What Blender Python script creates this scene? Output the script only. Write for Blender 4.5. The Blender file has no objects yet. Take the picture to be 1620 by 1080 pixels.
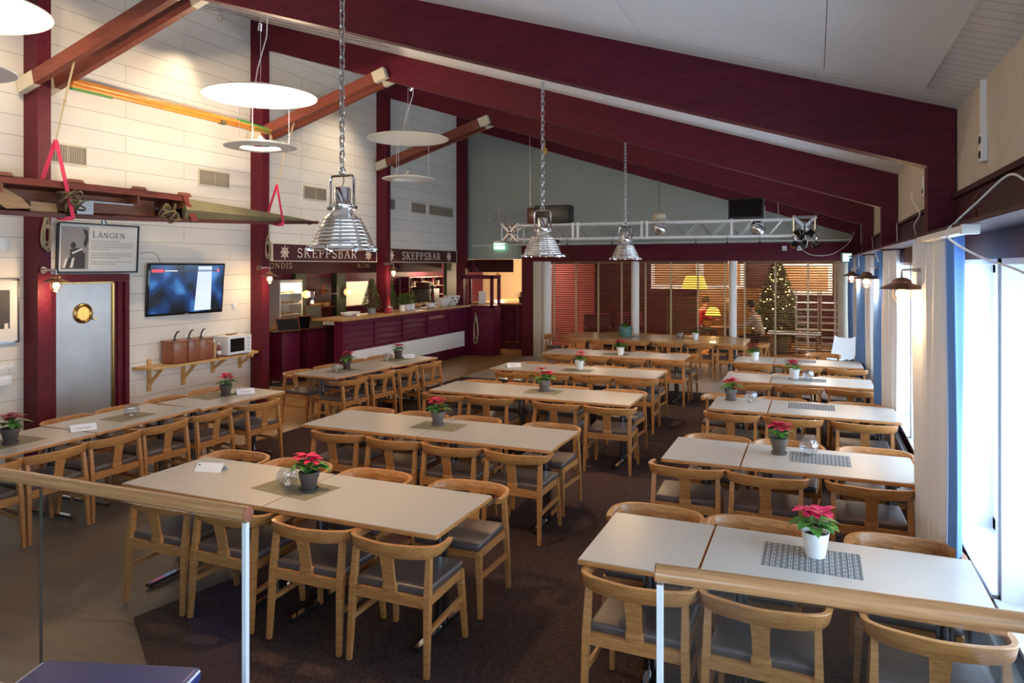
import bpy, bmesh, math, random
from mathutils import Vector, Matrix, Euler
random.seed(7)
PI = math.pi
R = math.radians
C = bpy.context.scene.collection
scn = bpy.context.scene

# ------------------------------------------------------------------ camera, world, exposure
cam_d = bpy.data.cameras.new('camera'); cam = bpy.data.objects.new('camera', cam_d); C.objects.link(cam)
cam.location = (0, 0, 2.25); cam.rotation_euler = (R(90), 0, math.atan2(480, 1136))
cam_d.sensor_width = 36; cam_d.lens = 1136/1620*36; cam_d.shift_y = -119/1620
cam_d.clip_start = 0.05; cam_d.clip_end = 200
scn.camera = cam
w = bpy.data.worlds.new('world'); scn.world = w; w.use_nodes = True
bg = w.node_tree.nodes['Background']; bg.inputs[0].default_value = (0.62, 0.81, 1.0, 1); bg.inputs[1].default_value = 9.5
scn.view_settings.view_transform = 'Standard'; scn.view_settings.look = 'None'
scn.view_settings.exposure = 0.0; scn.view_settings.gamma = 1.0; scn.view_settings.use_curve_mapping = False

WARM = (1.0, 0.66, 0.34); WARM2 = (1.0, 0.78, 0.52)
def lamp(kind, name, loc, power, color=WARM, size=0.05, rot=None, parent=None, spot=None, blend=0.5):
    d = bpy.data.lights.new(name, kind); d.energy = power; d.color = color
    if kind == 'AREA': d.size = size
    else: d.shadow_soft_size = size
    if kind == 'SPOT': d.spot_size = R(spot); d.spot_blend = blend
    o = bpy.data.objects.new(name, d); C.objects.link(o); o.location = loc
    if rot: o.rotation_euler = rot
    if parent: o.parent = parent
    return o
def aim(o, target):
    o.rotation_euler = (Vector(target)-o.location).to_track_quat('-Z', 'Y').to_euler()
# window portals: they only guide the sky light that comes in through the wall openings
WIN_BAYS = [-1.81, 1.84, 5.49, 9.14, 12.79]
for y0 in WIN_BAYS:
    d = bpy.data.lights.new('window_portal', 'AREA'); d.shape = 'RECTANGLE'; d.size = 3.5; d.size_y = 1.8
    d.cycles.is_portal = True
    o = bpy.data.objects.new('window_portal', d); C.objects.link(o); o.location = (1.16, y0+1.86, 1.43)
    o.rotation_euler = Vector((-1, 0, 0)).to_track_quat('-Z', 'Y').to_euler()

d = bpy.data.lights.new('window_portal', 'AREA'); d.shape = 'RECTANGLE'; d.size = 3.5; d.size_y = 1.4; d.cycles.is_portal = True  # sky portal for the added window behind the camera
o = bpy.data.objects.new('window_portal', d); C.objects.link(o); o.location = (-1.45, -3.17, 1.7); o.rotation_euler = Vector((0, 1, 0)).to_track_quat('-Z', 'Y').to_euler()

# ------------------------------------------------------------------ materials
def nm(name):
    m = bpy.data.materials.new(name); m.use_nodes = True
    nt = m.node_tree; b = nt.nodes['Principled BSDF']; return m, nt, b
def plain(name, col, rough=0.5, metal=0, bump=0, bscale=80, spec=0.5, var=0.0, vscale=6, coat=0):
    m, nt, b = nm(name); b.inputs['Base Color'].default_value = (*col, 1)
    b.inputs['Roughness'].default_value = rough; b.inputs['Metallic'].default_value = metal
    b.inputs['Specular IOR Level'].default_value = spec
    if coat: b.inputs['Coat Weight'].default_value = coat
    tc = nt.nodes.new('ShaderNodeTexCoord')
    if var:
        n = nt.nodes.new('ShaderNodeTexNoise'); n.inputs['Scale'].default_value = vscale; n.inputs['Detail'].default_value = 4
        r = nt.nodes.new('ShaderNodeValToRGB')
        r.color_ramp.elements[0].position = .3; r.color_ramp.elements[1].position = .7
        r.color_ramp.elements[0].color = (*[c*(1-var) for c in col], 1); r.color_ramp.elements[1].color = (*[min(1, c*(1+var)) for c in col], 1)
        nt.links.new(tc.outputs['Object'], n.inputs['Vector']); nt.links.new(n.outputs['Fac'], r.inputs[0]); nt.links.new(r.outputs[0], b.inputs['Base Color'])
    if bump:
        n = nt.nodes.new('ShaderNodeTexNoise'); n.inputs['Scale'].default_value = bscale; n.inputs['Detail'].default_value = 3
        bp = nt.nodes.new('ShaderNodeBump'); bp.inputs['Strength'].default_value = bump; bp.inputs['Distance'].default_value = .01
        nt.links.new(tc.outputs['Object'], n.inputs['Vector']); nt.links.new(n.outputs['Fac'], bp.inputs['Height']); nt.links.new(bp.outputs[0], b.inputs['Normal'])
    return m
def wood(name, c1, c2, rough=0.45, scale=(2, 14, 14), coat=0.0, spec=.5):
    m, nt, b = nm(name); b.inputs['Roughness'].default_value = rough; b.inputs['Coat Weight'].default_value = coat
    b.inputs['Specular IOR Level'].default_value = spec
    tc = nt.nodes.new('ShaderNodeTexCoord'); mp = nt.nodes.new('ShaderNodeMapping'); mp.inputs['Scale'].default_value = scale
    n = nt.nodes.new('ShaderNodeTexNoise'); n.inputs['Scale'].default_value = 3; n.inputs['Detail'].default_value = 5; n.inputs['Distortion'].default_value = 1.2
    r = nt.nodes.new('ShaderNodeValToRGB'); r.color_ramp.elements[0].position = .35; r.color_ramp.elements[1].position = .68
    r.color_ramp.elements[0].color = (*c1, 1); r.color_ramp.elements[1].color = (*c2, 1)
    nt.links.new(tc.outputs['Object'], mp.inputs[0]); nt.links.new(mp.outputs[0], n.inputs['Vector']); nt.links.new(n.outputs['Fac'], r.inputs[0]); nt.links.new(r.outputs[0], b.inputs['Base Color'])
    return m
def planks(name, c1, c2, mortar, bw, bh, ms, rot=(0, 0, 0), rough=.5, spec=.5, bump=0.3, noise=.0, swap=None):
    m, nt, b = nm(name); b.inputs['Roughness'].default_value = rough; b.inputs['Specular IOR Level'].default_value = spec
    tc = nt.nodes.new('ShaderNodeTexCoord'); 
    src = tc.outputs['Object']
    if swap:
        sx = nt.nodes.new('ShaderNodeSeparateXYZ'); cx = nt.nodes.new('ShaderNodeCombineXYZ')
        nt.links.new(src, sx.inputs[0])
        for i, ax in enumerate(swap): nt.links.new(sx.outputs[ax], cx.inputs[i])
        src = cx.outputs[0]
    br = nt.nodes.new('ShaderNodeTexBrick'); br.inputs['Scale'].default_value = 1; br.inputs['Brick Width'].default_value = bw
    br.inputs['Row Height'].default_value = bh; br.inputs['Mortar Size'].default_value = ms; br.inputs['Mortar Smooth'].default_value = .3
    br.inputs['Color1'].default_value = (*c1, 1); br.inputs['Color2'].default_value = (*c2, 1); br.inputs['Mortar'].default_value = (*mortar, 1)
    br.offset = .37; br.offset_frequency = 2
    nt.links.new(src, br.inputs['Vector'])
    col = br.outputs['Color']
    if noise:
        mp = nt.nodes.new('ShaderNodeMapping'); mp.inputs['Scale'].default_value = (1.5, 16, 16)
        nt.links.new(src, mp.inputs[0])
        n = nt.nodes.new('ShaderNodeTexNoise'); n.inputs['Scale'].default_value = 2.5; n.inputs['Detail'].default_value = 6; nt.links.new(mp.outputs[0], n.inputs['Vector'])
        mr = nt.nodes.new('ShaderNodeMapRange'); mr.inputs['To Min'].default_value = 1-noise; mr.inputs['To Max'].default_value = 1+noise
        nt.links.new(n.outputs['Fac'], mr.inputs['Value'])
        mx = nt.nodes.new('ShaderNodeVectorMath'); mx.operation = 'SCALE'; nt.links.new(col, mx.inputs[0]); nt.links.new(mr.outputs[0], mx.inputs['Scale']); col = mx.outputs[0]
    nt.links.new(col, b.inputs['Base Color'])
    if bump:
        bp = nt.nodes.new('ShaderNodeBump'); bp.inputs['Strength'].default_value = bump; bp.inputs['Distance'].default_value = .01; bp.invert = True
        nt.links.new(br.outputs['Fac'], bp.inputs['Height']); nt.links.new(bp.outputs[0], b.inputs['Normal'])
    return m
def emis(name, col, st):
    m, nt, b = nm(name); b.inputs['Base Color'].default_value = (*col, 1)
    b.inputs['Emission Color'].default_value = (*col, 1); b.inputs['Emission Strength'].default_value = st; return m
def clear(name, tint=(1, 1, 1), gloss=.06, rough=.02, fres=True):
    m = bpy.data.materials.new(name); m.use_nodes = True; nt = m.node_tree; nt.nodes.clear()
    o = nt.nodes.new('ShaderNodeOutputMaterial'); t = nt.nodes.new('ShaderNodeBsdfTransparent'); g = nt.nodes.new('ShaderNodeBsdfGlossy')
    t.inputs[0].default_value = (*tint, 1); g.inputs['Roughness'].default_value = rough
    mx = nt.nodes.new('ShaderNodeMixShader')
    if fres:
        f = nt.nodes.new('ShaderNodeLayerWeight'); f.inputs[0].default_value = .5
        p = nt.nodes.new('ShaderNodeMath'); p.operation = 'POWER'; p.inputs[1].default_value = 5; nt.links.new(f.outputs['Facing'], p.inputs[0])
        a = nt.nodes.new('ShaderNodeMath'); a.operation = 'MULTIPLY_ADD'; a.inputs[1].default_value = .9; a.inputs[2].default_value = .035; nt.links.new(p.outputs[0], a.inputs[0])
        nt.links.new(a.outputs[0], mx.inputs[0])
    else: mx.inputs[0].default_value = gloss
    nt.links.new(t.outputs[0], mx.inputs[1]); nt.links.new(g.outputs[0], mx.inputs[2]); nt.links.new(mx.outputs[0], o.inputs[0]); return m
def leafy(name, c1, c2, trans=.25):
    m, nt, b = nm(name); b.inputs['Roughness'].default_value = .5
    tc = nt.nodes.new('ShaderNodeTexCoord'); n = nt.nodes.new('ShaderNodeTexNoise'); n.inputs['Scale'].default_value = 40
    r = nt.nodes.new('ShaderNodeValToRGB'); r.color_ramp.elements[0].color = (*c1, 1); r.color_ramp.elements[1].color = (*c2, 1)
    r.color_ramp.elements[0].position = .35; r.color_ramp.elements[1].position = .65
    nt.links.new(tc.outputs['Object'], n.inputs['Vector']); nt.links.new(n.outputs['Fac'], r.inputs[0]); nt.links.new(r.outputs[0], b.inputs['Base Color'])
    return m

M = dict(
 plum=wood('plum_paint', (.080, .0045, .014), (.115, .008, .022), .5, (1, 6, 6), 0, .25),
 plumdk=plain('plum_dark_paint', (.045, .004, .009), .5, var=.25, spec=.3),
 plumbar=wood('plum_bar_paint', (.085, .005, .026), (.13, .008, .040), .45, (1, 6, 6), 0, .3),
 brace=wood('brown_red_timber', (.16, .035, .022), (.23, .055, .032), .5, (1, 8, 8)),
 siding=planks('white_plank_siding', (.70, .66, .60), (.75, .71, .65), (.36, .32, .28), 2.6, .235, .004, rough=.55, swap=(1, 2, 0)),
 beige=plain('beige_plaster', (.62, .54, .44), .8, var=.04, bump=.1),
 greenwall=plain('grey_green_wall', (.37, .40, .36), .85, var=.05, vscale=1.5),
 ceil=plain('ceiling_panel_white', (.74, .74, .77), .8, var=.02, vscale=2),
 ceilboard=planks('ceiling_boards', (.74, .74, .74), (.78, .78, .78), (.50, .50, .51), 30, .1, .006, rough=.6),
 white=plain('white_paint', (.88, .87, .85), .5), whitew=plain('white_window_paint', (.66, .67, .69), .4),
 cream=plain('cream_paint', (.62, .56, .44), .6),
 oak=wood('oak', (.36, .142, .040), (.53, .247, .080), .38, (3, 3, 22), .15),
 oakx=wood('oak_lengthwise', (.36, .142, .040), (.53, .247, .080), .38, (2, 20, 20), .15),
 oakrail=wood('oak_handrail', (.40, .19, .075), (.55, .30, .13), .32, (1.2, 30, 30), .3),
 oakdk=wood('oak_warm_counter', (.40, .21, .07), (.55, .31, .12), .3, (12, 1.5, 12), .2),
 laminate=plain('speckled_laminate', (.45, .425, .395), .32, var=.10, vscale=160, bump=.05, bscale=200, spec=.4),
 seat=plain('taupe_seat_leather', (.085, .062, .058), .38, var=.12, vscale=30, bump=.12, bscale=60, spec=.5),
 chrome=plain('chrome', (.82, .82, .83), .07, 1), shade=plain('polished_shade', (.92, .91, .90), .20, 1), alu=plain('brushed_aluminium', (.62, .62, .62), .28, 1),
 steel=plain('dark_steel_leg', (.30, .31, .33), .22, 1), brass=plain('brass', (.38, .24, .08), .25, 1), copper=plain('aged_copper', (.40, .22, .15), .35, 1),
 black=plain('black', (.012, .012, .013), .4), blackgl=plain('black_gloss', (.01, .01, .01), .08),
 carpet=plain('brown_carpet', (.060, .036, .032), .95, var=.40, vscale=55, bump=.5, bscale=250, spec=.1),
 floorg=planks('grey_oak_floor', (.115, .082, .062), (.15, .108, .082), (.07, .05, .04), 1.3, .19, .003, rough=.42, noise=.3, bump=.15),
 floorw=planks('golden_oak_floor', (.42, .25, .10), (.49, .30, .13), (.27, .16, .07), 1.3, .19, .003, rough=.25, noise=.18, bump=.1, swap=(1, 0, 2)),
 tile=planks('beige_vinyl_floor', (.44, .38, .31), (.50, .44, .36), (.34, .30, .25), 2.0, .5, .004, rough=.3, noise=.1, bump=.05),
 steeldoor=plain('brushed_steel_door', (.42, .42, .42), .38, .85, var=.12, vscale=2),
 teak=wood('red_teak_box', (.22, .065, .030), (.33, .11, .05), .35, (3, 3, 16), .2),
 pine=wood('pine_shelf', (.55, .31, .10), (.68, .42, .17), .45, (14, 2, 14)),
 hullred=wood('varnished_red_hull', (.16, .03, .02), (.26, .055, .03), .3, (8, 1, 8), .3),
 hulldk=wood('dark_varnished_rail', (.07, .018, .012), (.12, .03, .02), .3, (8, 1, 8), .3),
 canvas=plain('olive_canvas', (.17, .145, .075), .7, var=.15, vscale=3, bump=.15),
 tan=wood('tan_boat_wood', (.42, .22, .09), (.56, .33, .15), .4, (10, 1.5, 10)),
 orange=plain('orange_varnish', (.75, .28, .05), .3, var=.15), green=plain('green_paint', (.08, .30, .06), .4),
 pink=plain('pink_strap', (.75, .03, .10), .6), rope=plain('hemp_rope', (.40, .32, .20), .8, bump=.5, bscale=150), ropedk=plain('olive_rope', (.16, .12, .06), .9, bump=.6, bscale=90, var=.4, vscale=30),
 lampwhite=plain('white_enamel_disc', (.88, .86, .80), .45), potg=plain('grey_clay_pot', (.13, .11, .10), .7, var=.1), potd=plain('dark_clay_pot', (.07, .05, .045), .7, var=.1),
 potw=plain('white_ceramic_pot', (.82, .82, .82), .3), teal=plain('teal_pot', (.08, .20, .20), .4), soil=plain('soil', (.03, .02, .015), .95),
 leaf=leafy('green_leaf', (.035, .13, .02), (.10, .30, .045)), bract=leafy('red_bract', (.50, .008, .06), (.78, .03, .13)), bractdk=leafy('dark_red_bract', (.22, .01, .03), (.38, .02, .06)),
 fir=leafy('fir_needles', (.035, .075, .025), (.11, .18, .06)), herb=leafy('herb_leaf', (.05, .14, .03), (.14, .30, .07)),
 runner=None, runnerg=plain('woven_olive_mat', (.23, .20, .13), .8, bump=.6, bscale=300, var=.25, vscale=200),
 card=plain('white_card', (.80, .80, .82), .6), red=plain('red_plastic', (.34, .008, .02), .4), signred=plain('red_ink', (.55, .12, .18), .6),
 signplum=plain('sign_face', (.055, .006, .012), .5), letter=plain('cream_letters', (.80, .70, .60), .5), gold=plain('gold_letters', (.70, .48, .26), .5),
 grey=plain('grey_metal', (.30, .31, .31), .45), vent=plain('vent_slat', (.34, .30, .24), .6), ventdk=plain('vent_dark', (.05, .04, .03), .8),
 paper=plain('poster_paper', (.72, .70, .66), .6), ink=plain('dark_ink', (.05, .045, .045), .6), inkg=plain('grey_print', (.30, .28, .27), .6), inkm=plain('mid_print', (.14, .12, .115), .6),
 blind=wood('blind_slat_wood', (.19, .085, .045), (.28, .13, .065), .45, (2, 10, 10)), tape=plain('blind_tape', (.52, .40, .24), .7),
 curtw=plain('white_curtain', (.80, .80, .82), .8), blue=plain('blue_curtain', (.13, .29, .70), .75), bench=plain('navy_vinyl', (.030, .035, .16), .4, bump=.06, bscale=120),
 benchb=plain('blue_vinyl', (.03, .08, .45), .35), piping=plain('white_piping', (.7, .7, .75), .5), plastic=plain('white_plastic', (.75, .76, .78), .35),
 skin=plain('skin', (.45, .25, .18), .5), hair=plain('dark_hair', (.02, .012, .01), .6), shirt=plain('cream_shirt', (.60, .52, .40), .8), trousers=plain('dark_trousers', (.03, .03, .04), .8),
 kitwhite=plain('kitchen_white', (.75, .73, .66), .5), yellow=plain('yellow_door', (.70, .48, .10), .5), greendk=plain('dark_green_pillar', (.028, .042, .022), .5), goldwall=plain('warm_cream_wall', (.66, .52, .32), .7), redwall=plain('rose_wall', (.42, .10, .10), .7),
 glass=clear('railing_glass', (.93, .96, .96)), pane=clear('window_glass', (.98, .99, 1.0)), crystal=clear('cut_crystal', (.93, .94, .95), .14, .04, False),
 bulb=emis('warm_bulb', (1, .62, .26), 14), bulbp=emis('pendant_bulb', (1, .72, .4), 10), globe=emis('globe_lamp', (1, .62, .26), 1.1), fairy=emis('fairy_light', (1, .72, .28), 10),
 exitm=emis('exit_sign_light', (.40, .95, .62), 2.2), exitw=emis('exit_sign_white', (.85, 1, .92), 3.5), lampyel=emis('yellow_lampshade', (.95, .55, .08), 1.6), lampwin=emis('ring_lamp_bulb', (1, .85, .6), 20), screen2=emis('register_screen', (.2, .35, .9), 1.0),
)
def crystal_cut():
    m = M['crystal']; nt = m.node_tree; g = [n for n in nt.nodes if n.type == 'BSDF_GLOSSY'][0]
    tc = nt.nodes.new('ShaderNodeTexCoord'); v = nt.nodes.new('ShaderNodeTexVoronoi'); v.inputs['Scale'].default_value = 45
    bp = nt.nodes.new('ShaderNodeBump'); bp.inputs['Strength'].default_value = .9; bp.inputs['Distance'].default_value = .01
    nt.links.new(tc.outputs['Object'], v.inputs['Vector']); nt.links.new(v.outputs['Distance'], bp.inputs['Height']); nt.links.new(bp.outputs[0], g.inputs['Normal'])
crystal_cut()
def runner_mat():
    m, nt, b = nm('grey_patterned_runner'); b.inputs['Roughness'].default_value = .7
    tc = nt.nodes.new('ShaderNodeTexCoord'); wv = nt.nodes.new('ShaderNodeTexWave'); wv.inputs['Scale'].default_value = 26; wv.inputs['Distortion'].default_value = 0
    r = nt.nodes.new('ShaderNodeValToRGB'); r.color_ramp.elements[0].color = (.17, .175, .18, 1); r.color_ramp.elements[1].color = (.33, .34, .35, 1); r.color_ramp.elements[0].position = .25; r.color_ramp.elements[1].position = .5
    br = nt.nodes.new('ShaderNodeTexBrick'); br.inputs['Scale'].default_value = 1; br.inputs['Brick Width'].default_value = .05; br.inputs['Row Height'].default_value = .028
    br.inputs['Mortar Size'].default_value = .0045; br.inputs['Color1'].default_value = (1, 1, 1, 1); br.inputs['Color2'].default_value = (1, 1, 1, 1); br.inputs['Mortar'].default_value = (.35, .35, .35, 1)
    sx = nt.nodes.new('ShaderNodeSeparateXYZ'); cx = nt.nodes.new('ShaderNodeCombineXYZ'); nt.links.new(tc.outputs['Object'], sx.inputs[0]); nt.links.new(sx.outputs[1], cx.inputs[0]); nt.links.new(sx.outputs[0], cx.inputs[1]); nt.links.new(cx.outputs[0], br.inputs['Vector'])
    mx = nt.nodes.new('ShaderNodeMix'); mx.data_type = 'RGBA'; mx.blend_type = 'MULTIPLY'; mx.inputs[0].default_value = 1
    nt.links.new(tc.outputs['Object'], wv.inputs['Vector']); nt.links.new(wv.outputs['Fac'], r.inputs[0]); nt.links.new(r.outputs[0], mx.inputs[6]); nt.links.new(br.outputs['Color'], mx.inputs[7]); nt.links.new(mx.outputs[2], b.inputs['Base Color'])
    return m
M['runner'] = runner_mat()
def tv_mat():
    m, nt, b = nm('tv_picture'); b.inputs['Base Color'].default_value = (.01, .01, .012, 1); b.inputs['Roughness'].default_value = .15
    tc = nt.nodes.new('ShaderNodeTexCoord'); n = nt.nodes.new('ShaderNodeTexNoise'); n.inputs['Scale'].default_value = 3.2; n.inputs['Detail'].default_value = 1.0
    r = nt.nodes.new('ShaderNodeValToRGB'); e = r.color_ramp.elements; e[0].position = .38; e[0].color = (.002, .006, .012, 1); e[1].position = .80; e[1].color = (.10, .36, .85, 1)
    x = e.new(.58); x.color = (.004, .045, .19, 1)
    nt.links.new(tc.outputs['Object'], n.inputs['Vector']); nt.links.new(n.outputs['Fac'], r.inputs[0]); nt.links.new(r.outputs[0], b.inputs['Emission Color']); b.inputs['Emission Strength'].default_value = 1.0
    return m
M['tv'] = tv_mat()
M['tvwhite'] = emis('tv_white_curtain', (.50, .60, .80), .9); M['tvred'] = emis('tv_red_banner', (.8, .08, .12), .8); M['tvtext'] = emis('tv_text', (.8, .8, .85), .8); M['tvbar'] = emis('tv_bar', (.05, .07, .11), .6)

# ------------------------------------------------------------------ mesh builder
class MB:
    def __init__(s): s.bm = bmesh.new(); s.mi = 0; s.sm = False
    def _fin(s, faces):
        for f in faces: f.material_index = s.mi; f.smooth = s.sm
    def box(s, x0, x1, y0, y1, z0, z1, bev=0, mat=None, seg=2):
        vs = [s.bm.verts.new((x, y, z)) for x in (x0, x1) for y in (y0, y1) for z in (z0, z1)]
        fs = [s.bm.faces.new([vs[i] for i in q]) for q in ((0, 1, 3, 2), (4, 6, 7, 5), (0, 4, 5, 1), (2, 3, 7, 6), (0, 2, 6, 4), (1, 5, 7, 3))]
        s._fin(fs)
        if bev:
            es = list({e for f in fs for e in f.edges})
            r = bmesh.ops.bevel(s.bm, geom=es, offset=bev, segments=seg, affect='EDGES', profile=.6); s._fin(r['faces'])
            vs = list({v for f in r['faces'] for v in f.verts} | {v for v in vs if v.is_valid})
        if mat is not None: bmesh.ops.transform(s.bm, matrix=mat, verts=[v for v in vs if v.is_valid])
        return s
    def cbox(s, c, d, mat=None, bev=0):
        mm = Matrix.Translation(c) @ (mat if mat is not None else Matrix())
        return s.box(-d[0]/2, d[0]/2, -d[1]/2, d[1]/2, -d[2]/2, d[2]/2, bev, mm)
    def bar(s, p0, p1, a, b, a1=None, b1=None, up=(0, 0, 1)):   # rectangular bar, tapering
        p0 = Vector(p0); p1 = Vector(p1); d = (p1-p0).normalized(); up = Vector(up)
        if abs(d.dot(up)) > .95: up = Vector((0, 1, 0))
        u = d.cross(up).normalized(); v = u.cross(d).normalized(); a1 = a1 or a; b1 = b1 or b
        vs = []
        for p, aa, bb in ((p0, a, b), (p1, a1, b1)):
            for i, j in ((-1, -1), (1, -1), (1, 1), (-1, 1)): vs.append(s.bm.verts.new(p+u*i*aa/2+v*j*bb/2))
        fs = [s.bm.faces.new([vs[i] for i in q]) for q in ((3, 2, 1, 0), (4, 5, 6, 7), (0, 1, 5, 4), (1, 2, 6, 5), (2, 3, 7, 6), (3, 0, 4, 7))]
        s._fin(fs); return s
    def rings(s, rs, close=False, cap=True):
        n = len(rs[0]); fs = []
        rv = [[s.bm.verts.new(p) for p in r] for r in rs]
        m = len(rv)
        for i in range(m if close else m-1):
            a = rv[i]; b = rv[(i+1) % m]
            for j in range(n): fs.append(s.bm.faces.new((a[j], a[(j+1) % n], b[(j+1) % n], b[j])))
        if cap and not close:
            fs.append(s.bm.faces.new(rv[0][::-1])); fs.append(s.bm.faces.new(rv[-1]))
        s._fin(fs); return s
    def tube(s, pts, r, n=8, close=False):
        pts = [Vector(p) for p in pts]; rs = []; m = len(pts); pu = None
        for i, p in enumerate(pts):
            if close: d = pts[(i+1) % m]-pts[i-1]
            else: d = pts[min(i+1, m-1)]-pts[max(i-1, 0)]
            d.normalize()
            if pu is None:
                up = Vector((0, 0, 1)) if abs(d.z) < .9 else Vector((1, 0, 0)); u = d.cross(up).normalized()
            else:
                u = (pu-d*pu.dot(d)).normalized()
            pu = u; v = d.cross(u); rr = r[i] if isinstance(r, (list, tuple)) else r
            rs.append([p+(u*math.cos(2*PI*k/n)+v*math.sin(2*PI*k/n))*rr for k in range(n)])
        sm = s.sm; s.sm = True; s.rings(rs, close); s.sm = sm; return s
    def cyl(s, p0, p1, r0, r1=None, n=16): return s.tube([p0, p1], [r0, r0 if r1 is None else r1], n)
    def lathe(s, prof, n=24, c=(0, 0, 0), cap=False, mat=None, star=0):
        rs = []
        for r, z in prof:
            ring = [Vector((c[0]+r*math.cos(2*PI*k/n), c[1]+r*math.sin(2*PI*k/n), c[2]+z)) for k in range(n)]
            if mat is not None: ring = [mat @ p for p in ring]
            rs.append(ring)
        sm = s.sm; s.sm = True; s.rings(rs, cap=cap); s.sm = sm; return s
    def prism(s, poly, axis, a, b):   # poly in the two other axes
        def P(q, t): return {'x': (t, q[0], q[1]), 'y': (q[0], t, q[1]), 'z': (q[0], q[1], t)}[axis]
        A = [s.bm.verts.new(P(q, a)) for q in poly]; B = [s.bm.verts.new(P(q, b)) for q in poly]; n = len(poly)
        fs = [s.bm.faces.new(A), s.bm.faces.new(B[::-1])]+[s.bm.faces.new((A[i], B[i], B[(i+1) % n], A[(i+1) % n])) for i in range(n)]
        s._fin(fs); return s
    def leaf(s, base, tip, wid, droop=.0, up=(0, 0, 1), n=5):
        base = Vector(base); tip = Vector(tip); d = tip-base; L = d.length; sd = d.cross(Vector(up)).normalized(); nn = sd.cross(d).normalized(); pr = None; fs = []
        for i in range(n+1):
            t = i/n; wd = wid*math.sin(PI*min(1, t*.9+.05))**.8*(1 if i < n else .05); p = base+d*t+nn*(-droop*t*t*L)+nn*(math.sin(PI*t)*.08*L)
            row = [s.bm.verts.new(p-sd*wd/2+nn*wd*.12), s.bm.verts.new(p), s.bm.verts.new(p+sd*wd/2+nn*wd*.12)]
            if pr: fs += [s.bm.faces.new((pr[0], pr[1], row[1], row[0])), s.bm.faces.new((pr[1], pr[2], row[2], row[1]))]
            pr = row
        for f in fs: f.material_index = s.mi; f.smooth = True
        return s
    def ball(s, c, r, n=10, sc=(1, 1, 1)):
        res = bmesh.ops.create_icosphere(s.bm, subdivisions=2 if n < 14 else 3, radius=r)
        for v in res['verts']: v.co = Vector((v.co.x*sc[0], v.co.y*sc[1], v.co.z*sc[2]))+Vector(c)
        for f in {f for v in res['verts'] for f in v.link_faces}: f.material_index = s.mi; f.smooth = True
        return s
    def mesh(s, name, mats):
        bmesh.ops.recalc_face_normals(s.bm, faces=s.bm.faces[:])
        me = bpy.data.meshes.new(name); s.bm.to_mesh(me); s.bm.free(); me.set_sharp_from_angle(angle=R(42))
        for m in (mats if isinstance(mats, (list, tuple)) else [mats]): me.materials.append(M[m] if isinstance(m, str) else m)
        return me
    def build(s, name, mats, parent=None, loc=None, rz=0, label=None):
        o = bpy.data.objects.new(name, s.mesh(name, mats)); C.objects.link(o)
        if parent: o.parent = parent
        if loc is not None: o.location = loc
        if rz: o.rotation_euler.z = rz
        if label: o['label'] = label
        return o
def empty(name, loc=(0, 0, 0), rz=0):
    o = bpy.data.objects.new(name, None); C.objects.link(o); o.location = loc; o.rotation_euler.z = rz; o.empty_display_size = .1; return o
def tag(o, label, cat, group=None):
    o['label'] = label; o['category'] = cat
    if group: o['group'] = group
    return o
def struct(o): o['kind'] = 'structure'; return o
def thing(name, label, cat, loc=(0, 0, 0), rz=0, group=None): return tag(empty(name, loc, rz), label, cat, group)
def copy_tree(o, parent=None):
    c = o.copy(); C.objects.link(c)
    if parent: c.parent = parent
    for ch in list(o.children): copy_tree(ch, c)
    return c
def rot(ax, a): return Matrix.Rotation(a, 4, ax)

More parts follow.
